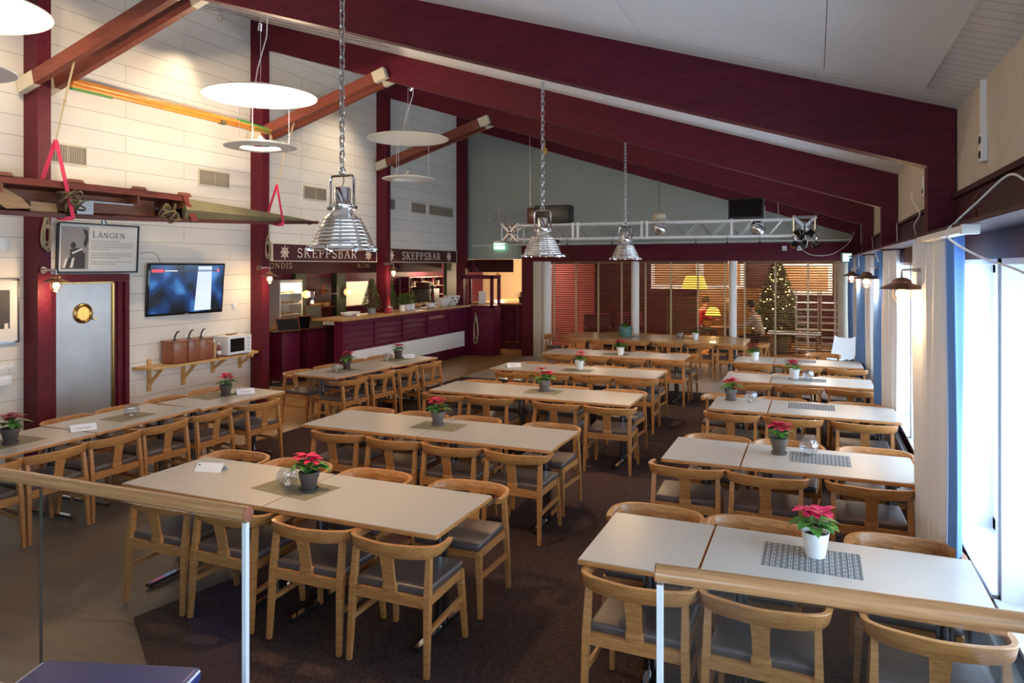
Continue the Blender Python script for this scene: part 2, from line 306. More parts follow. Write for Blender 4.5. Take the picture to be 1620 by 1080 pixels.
# ------------------------------------------------------------------ lettering from strokes
def arc(cx, cy, rx, ry, a0, a1, n=10): return [(cx+rx*math.cos(R(a0+(a1-a0)*i/n)), cy+ry*math.sin(R(a0+(a1-a0)*i/n))) for i in range(n+1)]
T_, t_ = .15, .06
def sf(x, y, w=.13): return ([(x-w, y), (x+w, y)], .055)
GL = {
 'S': (.56, [(arc(.29, .745, .19, .22, 25, 265, 12)+arc(.29, .265, .21, .24, 85, -155, 12), .115), ([(.47, .95), (.47, .74)], .05), ([(.08, .05), (.08, .27)], .05)]),
 'K': (.72, [([(.16, 0), (.16, 1)], T_), ([(.18, .42), (.60, .97)], t_), ([(.29, .60), (.60, .03)], T_), sf(.16, .97), sf(.16, .03), sf(.58, .97, .10), sf(.61, .03, .11)]),
 'E': (.62, [([(.16, 0), (.16, 1)], T_), ([(.04, .97), (.54, .97)], .06), ([(.16, .52), (.42, .52)], .06), ([(.04, .03), (.56, .03)], .06), ([(.52, .99), (.52, .78)], .05), ([(.54, .01), (.54, .24)], .05), ([(.42, .62), (.42, .42)], .05)]),
 'P': (.62, [([(.16, 0), (.16, 1)], T_), ([(.16, .97)]+arc(.34, .72, .18, .25, 90, -90, 10)+[(.16, .47)], .08), ([(.52, .82), (.52, .62)], .08), sf(.10, .97, .07), sf(.16, .03)]),
 'B': (.64, [([(.16, 0), (.16, 1)], T_), ([(.16, .97)]+arc(.33, .76, .15, .21, 90, -90, 10)+[(.16, .54)], .08), ([(.16, .54)]+arc(.36, .285, .18, .255, 90, -90, 10)+[(.16, .03)], .09), sf(.10, .97, .07), sf(.10, .03, .07)]),
 'A': (.74, [([(.10, .02), (.37, .98)], t_), ([(.36, .98), (.62, .02)], T_), ([(.20, .34), (.52, .34)], .06), sf(.10, .03, .10), sf(.62, .03, .12)]),
 'R': (.70, [([(.16, 0), (.16, 1)], T_), ([(.16, .97)]+arc(.33, .73, .17, .24, 90, -90, 10)+[(.16, .49)], .08), ([(.33, .50), (.58, .03)], T_), sf(.10, .97, .07), sf(.16, .03), sf(.60, .03, .08)]),
 'O': (.74, [(arc(.37, .5, .28, .46, 0, 360, 22), .10), ([(.12, .62), (.12, .38)], .07), ([(.62, .62), (.62, .38)], .07)]),
 'N': (.76, [([(.14, 0), (.14, 1)], .07), ([(.62, 0), (.62, 1)], .07), ([(.14, .98), (.62, .02)], T_), sf(.12, .97, .09), sf(.14, .03, .11), sf(.62, .97, .11)]),
 'D': (.72, [([(.16, 0), (.16, 1)], T_), ([(.10, .97), (.26, .97)]+arc(.30, .5, .32, .47, 80, -80, 12)+[(.26, .03), (.10, .03)], .09)]),
 'I': (.34, [([(.17, 0), (.17, 1)], T_), sf(.17, .97), sf(.17, .03)]),
 'L': (.62, [([(.14, 0), (.14, 1)], .11), ([(.04, .04), (.56, .04)], .07), sf(.14, .97, .10), ([(.55, .02), (.55, .2)], .05)]),
 'G': (.80, [(arc(.42, .5, .32, .46, 42, 325, 18), .10), ([(.70, .12), (.70, .46)], .10), sf(.68, .46, .12), ([(.68, .92), (.68, .72)], .05)]),
 '.': (.2, [([(.06, .46), (.14, .46)], .09)]), ' ': (.3, []),
 '1': (.5, [([(.25, 0), (.25, 1)], .12), ([(.25, 1), (.1, .82)], .1)]),
 '2': (.6, [(arc(.28, .74, .2, .22, 160, -30, 10)+[(.08, .05)], .1), ([(.06, .05), (.52, .05)], .1)]),
 '3': (.6, [(arc(.26, .75, .2, .21, 150, -90, 10), .1), (arc(.26, .28, .22, .25, 90, -150, 10), .1)]),
 '6': (.6, [(arc(.28, .3, .2, .26, 0, 360, 16), .1), ([(.09, .35), (.16, .75), (.38, 1)], .1)]),
 '9': (.6, [(arc(.28, .7, .2, .26, 0, 360, 16), .1), ([(.47, .65), (.4, .25), (.18, 0)], .1)]),
}
GL['Ö'] = (.74, GL['O'][1]+[([(.2, 1.15), (.3, 1.15)], .1), ([(.44, 1.15), (.54, 1.15)], .1)])
GL['Å'] = (.74, GL['A'][1]+[(arc(.365, 1.16, .09, .1, 0, 360, 12), .045)])
def lettering(mb, text, o, rv, uv, h, dep=.004, sx=1, gap=.04, total=None):
    o = Vector(o); rv = Vector(rv).normalized(); uv = Vector(uv).normalized(); nv = rv.cross(uv)
    wd = sum(GL[c][0] for c in text)+gap*(len(text)-1)
    if total: sx = total/(wd*h)
    x = 0
    for c in text:
        for pts, w_ in GL[c][1]:
            P = [Vector(((x+p[0])*sx*h, p[1]*h)) for p in pts]; n = len(P); L = []; Rr = []
            for i in range(n):
                d = (P[min(i+1, n-1)]-P[max(i-1, 0)]); d.normalize(); q = Vector((-d.y, d.x))*w_*h/2
                L.append(P[i]+q); Rr.append(P[i]-q)
            sec = []
            for l, r in zip(L, Rr):
                a = o+rv*l.x+uv*l.y; b = o+rv*r.x+uv*r.y
                sec.append([a+nv*dep, b+nv*dep, b, a])
            mb.rings(sec)
        x += GL[c][0]+gap

# ================================================================== THE SETTING
XL, XR = -8.5, .85
def zc(x): return 3.286+.32*(.85-x)
FR = [-1.81, 1.84, 5.49, 9.14, 12.79, 16.44]         # frames of posts and beams
def sbox(name, mat, *b, bev=0): return struct(MB().box(*b, bev=bev).build(name, mat))
sbox('floor', 'floorg', -8.65, 1.13, -3.15, 16.95, -.12, 0)
sbox('floor_bar', 'floorw', -10.75, -6.62, 5.9, 16.95, -.01, .003)
sbox('floor_passage', 'floorw', -10.75, -6.62, 16.95, 22.6, -.12, .003)
sbox('floor_lounge', 'floorw', -6.62, 1.13, 16.95, 22.6, -.12, .004)
sbox('floor_kitchen', 'tile', -10.75, -9.2, 9.4, 16.95, -.12, .006)
sbox('floor_vinyl', 'tile', -6.62, .85, 13.05, 16.95, -.01, .004)
m = MB(); m.prism([(-4.02, 3.29), (-3.5, 2.95), (-2.6, 2.3), (-2.6, 2.2), (.85, 2.2), (.85, 13.05), (-6.62, 13.05), (-6.62, 6.3), (-4.9, 5.6), (-3.84, 4.1)][::-1], 'z', -.01, .005)
struct(m.build('floor_carpet', 'carpet'))
# left wall with bar opening
m = MB(); m.box(XL-.15, XL, -3, 9.55, 0, 6.32).box(XL-.15, XL, 9.55, 16.8, 2.34, 6.32)
struct(m.build('wall_left', 'siding'))
m = MB(); m.box(-8.65, -3.2, -3.15, -3, 0, 6.4).box(.3, 1.13, -3.15, -3, 0, 6.4).box(-3.2, .3, -3.15, -3, 0, 1.0).box(-3.2, .3, -3.15, -3, 2.4, 6.4)
struct(m.build('wall_back', 'beige'))
t = struct(empty('window_30', (-1.45, -3.0, 1.0)))  # added unseen window behind the camera, brings frontal daylight onto the near tables
m = MB()
for q in range(4): m.box(-1.70+q*1.133-.04, -1.70+q*1.133+.04, -.12, 0, 0, 1.4)
m.box(-1.75, 1.75, -.12, 0, 0, .07).box(-1.75, 1.75, -.12, 0, 1.33, 1.4); m.build('window_frame', 'whitew', t)
m = MB(); m.box(-1.72, 1.72, -.07, -.065, .07, 1.33); m.build('pane', 'pane', t)
# right wall
m = MB(); m.box(XR, XR+.28, -3, 16.95, 0, .57).box(XR, XR+.28, -3, 16.95, 2.29, 2.71)
for y0 in FR[:-1]:
    y1 = y0+3.65
    m.box(XR, XR+.28, y1-.07, y1+.2, .57, 2.29)
m.box(XR, XR+.28, -3, -1.6, .57, 2.29)
struct(m.build('wall_right', 'plumdk'))
m = MB(); m.box(XR+.01, XR+.28, -3, 16.95, 2.71, 3.34)
struct(m.build('wall_right_upper', 'beige'))
sbox('trim_1', 'plumdk', XR-.03, XR+.02, -3, 16.8, 2.69, 2.72)
k = 0
for y0 in FR[:-1]:
    y1 = y0+3.65
    for a, b in ((y1-1.2, y1-.07), (y1-2.33, y1-1.25), (y1-3.45, y1-2.38)):
        k += 1
        if b < .5: continue
        t = struct(empty('window_%d' % k, (XR, (a+b)/2, .57))); hw = (b-a)/2; H_ = 1.72
        m = MB(); m.box(0, .275, -hw, -hw+.02, 0, H_).box(0, .275, hw-.02, hw, 0, H_).box(0, .275, -hw, hw, H_-.03, H_-.001); hw -= .02
        m.box(-.03, .275, -hw-.02, hw+.02, 0, .02); m.build('reveal', 'whitew', t)
        m = MB()
        for q in (-hw, hw-.07): m.box(.19, .25, q, q+.07, 0, H_)
        m.box(.19, .25, -hw, hw, .02, .09).box(.19, .25, -hw, hw, H_-.08, H_); m.build('window_frame', 'whitew', t)
        m = MB(); m.box(.215, .221, -hw+.07, hw-.07, .08, H_-.08); m.build('pane', 'pane', t)
# ceiling: boards, with large flat panels laid over them between the beams
m = MB(); m.prism([(-8.65, zc(-8.65)), (1.13, zc(1.13)), (1.13, zc(1.13)+.15), (-8.65, zc(-8.65)+.15)], 'y', -3.15, 16.95)
struct(m.build('ceiling', 'ceilboard'))
m = MB()
for y0 in [-5.46]+FR[:-1]:
    a = max(y0+.58, -2.9); b = y0+3.25; x = .62; ww = .57
    if b < a: continue
    while x > -8.2:
        x1 = max(x-ww, -8.3); m.prism([(x, zc(x)), (x, zc(x)-.02), (x1+.004, zc(x1)-.02), (x1+.004, zc(x1))], 'y', a, b); x = x1; ww = 1.2
struct(m.build('ceiling_panels', 'ceil'))
# timber frames
k = 1
for y0 in FR:
    m = MB(); m.prism([(-8.5, zc(-8.5)), (.85, zc(.85)), (.85, zc(.85)-.42), (-8.5, zc(-8.5)-.42)], 'y', y0, y0+.16)
    struct(m.build('ceiling_beam_%d' % k, 'plum'))
    sbox('trim_post_left_%d' % k, 'plum', -8.5, -8.25, y0+.002, y0+.158, 0, zc(-8.4)-.3)
    sbox('trim_post_right_%d' % k, 'plum', .69, .849, y0+.002, y0+.158, 0, zc(.8)-.3)
    k += 1
# gable wall and the plum lintel over the blinds
m = MB(); m.box(-8.5, -6.8, 16.8, 16.95, 2.43, 6.3).box(-6.8, .85, 16.8, 16.95, 2.76, 6.3)
struct(m.build('wall_far', 'greenwall'))
m = MB(); m.box(-6.8, .85, 16.72, 16.96, 2.37, 2.76, .004); m.box(-6.8, -6.5, 16.72, 16.96, 0, 2.37)
struct(m.build('trim_lintel', 'plum'))
sbox('trim_doorway_jamb', 'cream', -6.5, -6.33, 16.75, 16.96, 0, 2.37)
for i, (x, r) in enumerate(((-6.22, .11), (-3.98, .095), (-1.73, .085), (.56, .13))):
    m = MB(); m.cyl((x, 17.0, 0), (x, 17.0, 2.4), r, n=24); struct(m.build('trim_column_%d' % (i+1), 'white' if i < 3 else 'cream'))
m = MB(); m.tube([(-8.2, 16.7, 2.78), (-6.8, 16.7, 2.79), (0.8, 16.7, 2.81)], .012); tag(m.build('wall_conduit', 'white'), 'thin white conduit running along the top of the plum lintel', 'conduit')
# kitchen and bar recess behind the left wall
sbox('wall_kitchen_side', 'plumbar', -10.75, -8.65, 9.4, 9.55, 0, 2.5)
m = MB(); m.box(-10.75, -10.6, 9.4, 14.52, 0, 2.5).box(-10.75, -10.6, 15.8, 22.6, 0, 2.5).box(-10.75, -10.6, 14.52, 15.8, 0, 1.27).box(-10.75, -10.6, 14.52, 15.8, 1.87, 2.5)
struct(m.build('wall_kitchen_back', 'plumbar'))
sbox('ceiling_kitchen', 'white', -10.75, -8.5, 9.4, 16.95, 2.36, 2.5)
sbox('ceiling_passage', 'cream', -10.75, -6.6, 16.95, 22.6, 2.46, 2.6)
sbox('ceiling_lounge', 'plumdk', -6.6, 1.13, 16.95, 22.6, 2.62, 2.76)
sbox('wall_lounge_far', 'plumdk', -6.6, 1.13, 22.5, 22.65, 0, 2.7)
sbox('wall_passage_far', 'goldwall', -10.75, -6.6, 22.5, 22.65, 0, 2.5)
sbox('wall_lounge_side', 'redwall', -6.72, -6.6, 17.0, 22.5, 0, 2.7)
sbox('wall_lounge_right', 'beige', .85, 1.13, 16.95, 22.6, 0, 2.7)
# lit scullery behind the serving hatch
m = MB(); m.box(-12.2, -12.1, 14.0, 16.3, .9, 2.4).box(-12.2, -10.75, 14.0, 14.1, .9, 2.4).box(-12.2, -10.75, 16.2, 16.3, .9, 2.4).box(-12.2, -10.75, 14, 16.3, 2.3, 2.4).box(-12.2, -10.75, 14, 16.3, .9, 1.0)
struct(m.build('wall_scullery', 'kitwhite'))
t = thing('cupboard', 'yellow cupboard seen through the bright kitchen serving hatch', 'cupboard', (-12.07, 15.35, 1.003))
MB().box(0, .3, -.42, .42, 0, .98, .005).build('body', 'yellow', t); MB().bar((.32, -.3, .5), (.32, -.1, .68), .015, .02).build('handle', 'black', t)
# platform the photographer stands on
sbox('floor_platform', 'floorg', -8.5, .85, -3, 2.2, 0, .40)

# knee braces
for i, (y0, nmz) in enumerate(((5.49, 'nearest'), (9.14, 'second'), (12.79, 'third'))):
    t = thing('knee_brace', ('%s red-brown slanting timber brace rising from its plum post on the left wall' % nmz), 'brace', (-8.45, y0, 4.25))
    for s_, q in ((-1, -.045), (1, .205)):
        m = MB(); m.prism([(0, 0), (2.6, .80), (2.54, .95), (-.04, .15)], 'y', q-.04, q+.04); m.build('timber', 'brace', t)
        m = MB(); m.prism([(-.002, -.002), (.26, .078), (.22, .235), (-.045, .155)], 'y', q-.043, q+.043); m.build('end_plate', 'cream', t)
        m = MB(); m.prism([(2.4, .736), (2.603, .798), (2.543, .953), (2.34, .888)], 'y', q-.043, q+.043); m.build('end_plate', 'cream', t)

# ================================================================== CHAIRS
def chair_parts():
    P = {}
    m = MB(); m.box(-.235, .235, -.20, .235, .425, .475, .018, seg=3); P['seat'] = m.mesh('seat', 'seat')
    m = MB(); m.box(-.23, .23, -.222, -.195, .372, .432).box(-.215, .215, .20, .222, .38, .432)
    m.bar((-.232, -.2, .403), (-.222, .205, .405), .024, .052).bar((.232, -.2, .403), (.222, .205, .405), .024, .052); P['seat_frame'] = m.mesh('seat_frame', 'oak')
    m = MB(); m.cbox((0, -.206, .445), (.088, .034, .05), bev=.004)
    m.mi = 0
    secs = []
    for t_, wd, y in ((0, .074, -.208), (.5, .076, -.228), (1, .088, -.252)):
        z = .46+t_*.2; secs.append([Vector((-wd/2, y-.008, z)), Vector((wd/2, y-.008, z)), Vector((wd/2, y+.008, z)), Vector((-wd/2, y+.008, z))])
    m.rings(secs); P['splat'] = m.mesh('splat', 'oak')
    # curved armrest band
    path = [(-.262, -.00), (-.272, -.08), (-.268, -.148), (-.242, -.198), (-.19, -.232), (-.10, -.254), (0, -.262)]
    hs = [.034, .042, .056, .068, .074, .076, .076]; th = [.030, .030, .028, .026, .024, .024, .024]; top = [.700, .703, .709, .716, .720, .720, .718]
    def dens(v):
        o_ = []
        for i in range(len(v)-1):
            p0_, p1_, p2_, p3_ = v[max(i-1, 0)], v[i], v[i+1], v[min(i+2, len(v)-1)]
            for q_ in (0, .34, .67): o_.append(tuple(.5*((2*b_)+(-a_+c_)*q_+(2*a_-5*b_+4*c_-d_)*q_*q_+(-a_+3*b_-3*c_+d_)*q_**3) for a_, b_, c_, d_ in zip(p0_, p1_, p2_, p3_)))
        return o_+[v[-1]]
    al = [(p[0], p[1], h_, t2, tz) for p, h_, t2, tz in zip(path, hs, th, top)]; al += [(-v[0],)+v[1:] for v in al[-2::-1]]; al = dens(al)
    path = [(v[0], v[1]) for v in al]; hs = [v[2] for v in al]; th = [v[3] for v in al]; top = [v[4] for v in al]; rs = []
    for i, (x, y) in enumerate(path):
        a = Vector(path[max(i-1, 0)]); b = Vector(path[min(i+1, len(path)-1)]); d = (b-a).normalized(); nr = Vector((d.y, -d.x)); p = Vector((x, y)); h = hs[i]; q = th[i]/2; z1 = top[i]; z0 = z1-h; ln = .010
        def V(o, z, pp=p, nn=nr): v = pp+nn*o; return Vector((v.x, v.y, z))
        rs.append([V(-q, z0+.003), V(-q+.003, z0), V(q-.003, z0), V(q, z0+.003), V(q+ln, z1-.003), V(q+ln-.003, z1), V(-q+ln+.001, z1), V(-q+ln-.002, z1-.003)])
    m = MB(); m.sm = True; m.rings(rs); P['armrest_band'] = m.mesh('armrest_band', 'oakx')
    for nm_, p0, pm, p1 in (('lr', (-.252, -.24, .012), (-.243, -.212, .42), (-.238, -.186, .672)), ('rr', (.252, -.24, .012), (.243, -.212, .42), (.238, -.186, .672)), ('lf', (-.245, .24, .012), None, (-.222, .212, .425)), ('rf', (.245, .24, .012), None, (.222, .212, .425))):
        m = MB()
        if pm: m.bar(p0, pm, .026, .026, .036, .040).bar(pm, p1, .036, .040, .028, .030)
        else: m.bar(p0, p1, .026, .026, .038, .038)
        m.mi = 1; m.cyl((p0[0], p0[1], 0), (p0[0], p0[1], .014), .012, n=10)
        P[nm_] = m.mesh('leg', ['oak', 'chrome'])
    for s_, nm_ in ((-1, 'sl'), (1, 'sr')):
        m = MB(); m.bar((s_*.247, -.225, .245), (s_*.234, .225, .262), .018, .030); P[nm_] = m.mesh('stretcher', 'oak')
    return P
CP = chair_parts()
def chair(x, y, rz, label, group, z=.005):
    t = thing('dining_chair', label, 'chair', (x, y, z), R(rz), group)
    for n_, k_ in (('seat', 'seat'), ('seat_frame', 'seat_frame'), ('splat', 'splat'), ('armrest_band', 'armrest_band'), ('leg', 'lr'), ('leg', 'rr'), ('leg', 'lf'), ('leg', 'rf'), ('stretcher', 'sl'), ('stretcher', 'sr')):
        o = bpy.data.objects.new(n_, CP[k_]); C.objects.link(o); o.parent = t
    return t
ORD = ['first', 'second', 'third', 'fourth', 'fifth', 'sixth', 'seventh']
def jit(a): return random.uniform(-a, a)

# ================================================================== TABLES
def table(x0, x1, y0, y1, label, group, rz=0, c=None, along='x', lam='laminate', legs=None):
    # built centred; top 0.74
    if c is None: c = ((x0+x1)/2, (y0+y1)/2)
    L, D = x1-x0, y1-y0
    t = thing('dining_table', label, 'table', (c[0], c[1], .005), rz, group); zt = .735
    m = MB(); m.box(-L/2, L/2, -D/2, D/2, zt-.028, zt-.002, .002); m.build('table_edge', 'oakx', t)
    m = MB(); m.box(-L/2+.004, L/2-.004, -D/2+.004, D/2-.004, zt-.002, zt+.001); m.build('tabletop', lam, t)
    m = MB(); m.box(-L/2+.12, L/2-.12, -.03, .03, zt-.065, zt-.028); m.build('underframe', 'black', t)
    for s_ in (legs if legs is not None else (-1, 1)):
        lx = s_*(L/2-.17) if L > .8 else s_*(L/2-.14)
        m = MB(); m.bar((lx-.0, 0, .03), (lx, 0, zt-.06), .075, .030); m.tube([(lx, -.02, .035), (lx, -.02, zt-.06)], .022, 10); m.tube([(lx, .02, .035), (lx, .02, zt-.06)], .022, 10)
        m.box(lx-.035, lx+.035, -.26, .26, zt-.072, zt-.028); lg = m.build('leg', 'steel', t)
        m = MB(); m.box(lx-.022, lx+.022, -.31, .31, .012, .034, .004); m.mi = 1; m.box(lx-.018, lx+.018, -.305, .305, .034, .038)
        for q in (-.28, .28): m.mi = 0; m.cyl((lx, q, 0), (lx, q, .013), .016, n=10)
        m.build('foot', ['black', 'chrome'], lg)
    return t
G_R, G_M = 'tables by the windows', 'tables in the middle of the room'
RN = {1: 'nearest window-side table', 2: 'second window-side table', 3: 'third window-side table', 4: 'fourth window-side table', 5: 'farthest window-side table'}
MN = {1: 'nearest centre table', 2: 'second centre table', 3: 'third centre table', 4: 'fourth centre table', 5: 'fifth centre table'}
Rr = {1: (-1.13, .735, 3.93), 2: (-1.12, .69, 6.05), 3: (-1.05, .77, 8.24), 4: (-1.14, .68, 10.25), 5: (-1.20, .66, 12.2)}
Mr = {1: (-4.45, -1.96, 3.925), 2: (-4.52, -2.0, 5.92), 3: (-4.35, -1.86, 8.06), 4: (-4.44, -1.98, 10.03), 5: (-4.40, -1.96, 12.1)}
for k, (a, b, yc) in Rr.items():
    s_ = a+.595
    table(a, s_-.004, yc-.385, yc+.385, 'short left part of the %s, speckled top with oak edge' % RN[k], G_R, legs=(0,))
    table(s_+.004, b, yc-.385, yc+.385, 'long window-end part of the %s, speckled top with oak edge' % RN[k], G_R)
for k, (a, b, yc) in Mr.items():
    s_ = (a+b)/2
    table(a, s_-.003, yc-.38, yc+.38, 'left half of the %s, speckled top with oak edge' % MN[k], G_M)
    table(s_+.003, b, yc-.38, yc+.38, 'right half of the %s, speckled top with oak edge' % MN[k], G_M)
rows = [
 ('R', 1, 'n', [-.80, -.22, .475]), ('R', 1, 'f', [-.91, -.33, .44]), ('R', 2, 'n', [-.92, -.33, .35]), ('R', 2, 'f', [-.80, -.22, .45]),
 ('R', 3, 'n', [-.80, -.22, .44]), ('R', 3, 'f', [-.96, -.37, .41]), ('R', 4, 'n', [-.79, -.20, .40]), ('R', 4, 'f', [-.89, -.30, .30]),
 ('R', 5, 'n', [-.90, -.18, .42]), ('R', 5, 'f', [-.88, -.25]),
 ('M', 1, 'n', [-3.98, -3.41, -2.77, -2.19]), ('M', 1, 'f', [-4.30, -3.68, -2.97, -2.21]), ('M', 2, 'n', [-4.07, -3.46, -2.88, -2.28]), ('M', 2, 'f', [-4.37, -3.73, -3.14, -2.32]),
 ('M', 3, 'n', [-4.12, -3.52, -2.68, -2.08]), ('M', 3, 'f', [-4.08, -3.49, -2.88, -2.16]), ('M', 4, 'n', [-4.03, -3.45, -2.86, -2.24]), ('M', 4, 'f', [-4.08, -3.48, -2.88, -2.28]),
 ('M', 5, 'n', [-4.05, -3.45, -2.84, -2.17]), ('M', 5, 'f', [-4.05, -3.42, -2.77, -2.15])]
for S, k, side, xs in rows:
    yc = (Rr if S == 'R' else Mr)[k][2]; nmn = (RN if S == 'R' else MN)[k]
    for i, x in enumerate(xs):
        lb = 'oak armchair, %s from left on the %s side of the %s' % (ORD[i], 'near' if side == 'n' else 'far', nmn)
        if side == 'n': chair(x, yc-.385+.10+jit(.012), jit(2.2), lb, 'oak chairs at the '+nmn)
        else: chair(x, yc+.385+.03+jit(.015), 180+jit(2.2), lb, 'oak chairs at the '+nmn)
# spare chairs by the far window end and the white plastic chair
chair(.10, 13.5, 172, 'oak armchair standing beyond the farthest window-side table, nearest the blinds', 'spare chairs at the far end', .004)
# long table by the left wall, three units, and the table in front of the bar
LW = 'long table by the left wall'
for i, (cx, cy, rz, L) in enumerate(((-6.34, 3.92, 91.5, 1.18), (-6.39, 5.13, 91.5, 1.2), (-6.30, 6.35, 86, 1.2))):
    table(-L/2, L/2, -.36, .36, ['nearest', 'middle', 'farthest'][i]+' section of the long table by the left wall, beige laminate top', 'sections of the long table by the left wall', R(rz), (cx, cy))
for i, y in enumerate([3.5, 4.05, 4.6, 5.15, 5.75, 6.4]):
    chair(-6.02+(.06 if i > 4 else -.02), y, 90+jit(3)-(4 if i > 4 else 0), 'oak armchair on the room side of the long left-wall table, %s from the front' % ORD[i], 'oak chairs on the room side of the left-wall table', .002)
for i, y in enumerate([4.92, 5.5, 6.1, 6.72]):
    chair(-6.76, y, -90+jit(3), 'oak armchair on the wall side of the long left-wall table, %s from the front' % ORD[i], 'oak chairs on the wall side of the left-wall table', .002)
BT = 'table in front of the bar'
for i, (cx, cy) in enumerate(((-6.32, 8.66), (-6.20, 9.90))):
    table(-.62, .62, -.39, .39, ['near', 'far'][i]+' half of the table in front of the bar, wood-coloured laminate top', 'halves of the table in front of the bar', R(85.5), (cx, cy))
for i, y in enumerate([8.2, 8.82, 9.42, 10.06]):
    chair(-5.98+.05*i, y, 86+jit(3), 'oak armchair, %s from the front on the room side of the bar-front table' % ORD[i], 'oak chairs at the table in front of the bar', .004)
for i, y in enumerate([8.42, 9.04, 9.75, 10.35]):
    chair(-6.78+.04*i, y, -94+jit(3), 'oak armchair, %s from the front on the bar side of the bar-front table' % ORD[i], 'oak chairs at the table in front of the bar', .004)
# big table by the blinds
t = thing('conference_table', 'large wood-coloured table with cut corners in front of the wooden blinds', 'table', (-3.16, 15.2, .004)); hl, hd, ck = 1.92, .74, .28
oct_ = [(-hl+ck, -hd), (hl-.05, -hd), (hl, -hd+.05), (hl, hd-ck), (hl-ck, hd), (-hl+ck, hd), (-hl, hd-ck), (-hl, -hd+ck)]
m = MB(); m.prism(oct_, 'z', .708, .737); m.build('tabletop', 'oakdk', t)
for x in (-1.6, -.55, .55, 1.6):
    for y in (-.5, .5): m = MB(); m.cyl((x, y, 0), (x, y, .708), .028, n=14); m.build('leg', 'steel', t)
for i, x in enumerate([-4.67, -4.05, -3.39, -2.69, -2.08, -1.5]):
    chair(x, 14.46+.10, jit(2), 'oak armchair, %s from left on the near side of the table by the blinds' % ORD[i], 'oak chairs at the large table by the blinds', .004)
for i, x in enumerate([-4.25, -3.45, -2.6, -1.85]):
    chair(x, 15.97, 180+jit(2), 'oak armchair, %s from left on the far side of the table by the blinds' % ORD[i], 'oak chairs at the large table by the blinds', .004)
chair(-5.3, 15.1, -80, 'oak armchair at the left end of the large table by the blinds', 'oak chairs at the large table by the blinds', .004)
chair(-1.12, 15.05, 78, 'oak armchair turned at the right end of the large table by the blinds', 'oak chairs at the large table by the blinds', .004)
t = thing('plastic_chair', 'white plastic shell chair beside the last curtain', 'chair', (.42, 15.1, .004), R(160))
m = MB(); prof = []
for i in range(9):
    a = i/8; y = .22-.44*min(1, a*1.7) if a < .6 else -.22-.10*(a-.6)/.4; z = .44+(.02 if a < .1 else 0) if a < .55 else .44+(a-.55)/.45*.40
    w_ = .22 if a < .6 else .22-.03*(a-.6)/.4
    prof.append([Vector((-w_, y, z+.04)), Vector((-w_*.6, y-.01, z)), Vector((w_*.6, y-.01, z)), Vector((w_, y, z+.04)), Vector((w_, y+.012, z+.052)), Vector((w_*.6, y+.004, z+.014)), Vector((-w_*.6, y+.004, z+.014)), Vector((-w_, y+.012, z+.052))])
m.sm = True; m.rings(prof); m.build('seat_shell', 'plastic', t)
for sx in (-1, 1):
    for sy in (-1, 1): m = MB(); m.bar((sx*.22, sy*.22, 0), (sx*.13, sy*.13, .44), .03, .03); m.build('leg', 'plastic', t)

# ================================================================== THINGS ON THE TABLES
ZT = .741
def plant(x, y, z, pot, label, seed, sc=1.0, dark=False, group='poinsettias on the tables'):
    rnd = random.Random(seed); t = thing('potted_poinsettia', label, 'plant', (x, y, z), rnd.uniform(0, 6), group)
    if pot == 'potw': pr = [(.0, 0), (.046, 0), (.050, .01), (.068, .125), (.070, .13), (.064, .13), (.060, .105), (0, .105)]
    elif pot == 'teal': pr = [(0, 0), (.075, 0), (.10, .06), (.105, .15), (.10, .16), (.092, .15), (.088, .13), (0, .13)]
    else: pr = [(0, .012), (.046, .012), (.052, .05), (.054, .052), (.060, .09), (.066, .09), (.070, .128), (.063, .13), (.060, .108), (0, .108)]
    m = MB(); m.lathe([(r*sc, h*sc) for r, h in pr], 24); p = m.build('pot', pot, t)
    if pot in ('potd', 'potg'): m = MB(); m.lathe([(0, 0), (.056*sc, 0), (.063*sc, .018*sc), (.058*sc, .018*sc), (.05*sc, .010*sc), (0, .010*sc)], 24); m.build('saucer', pot, p)
    m = MB(); m.lathe([(0, .104*sc), (.060*sc, .104*sc), (.055*sc, .112*sc), (0, .115*sc)], 16); m.build('soil', 'soil', t)
    H0 = .12*sc; m = MB(); tops = []
    for i in range(3):
        a = rnd.uniform(0, 6.28); tp = Vector((math.cos(a)*.03*sc, math.sin(a)*.03*sc, H0+(.09+rnd.uniform(-.015, .03))*sc)); tops.append(tp)
        m.tube([(math.cos(a)*.008, math.sin(a)*.008, .10*sc), tp], .0035*sc, 6)
    m.build('stem', 'leaf', t)
    m = MB()
    for i in range(11):
        a = i*2.4+rnd.uniform(-.3, .3); b = rnd.choice(tops); bz = H0+rnd.uniform(.015, .06)*sc; L = rnd.uniform(.09, .155)*sc
        base = Vector((b.x*.5, b.y*.5, bz)); m.leaf(base, base+Vector((math.cos(a)*L, math.sin(a)*L, rnd.uniform(-.02, .03)*sc)), .068*sc, .15)
    m.build('green_leaves', 'leaf', t)
    m = MB()
    for tp in tops:
        for i in range(7):
            a = i*.9+rnd.uniform(-.25, .25); L = rnd.uniform(.06, .105)*sc
            m.leaf(tp, tp+Vector((math.cos(a)*L, math.sin(a)*L, rnd.uniform(0, .035)*sc)), .046*sc, .1)
    m.build('red_bracts', 'bractdk' if dark else 'bract', t)
    m = MB()
    for tp in tops: m.ball(tp+Vector((0, 0, .006*sc)), .006*sc)
    m.build('flower_buds', 'gold', t)
    return t
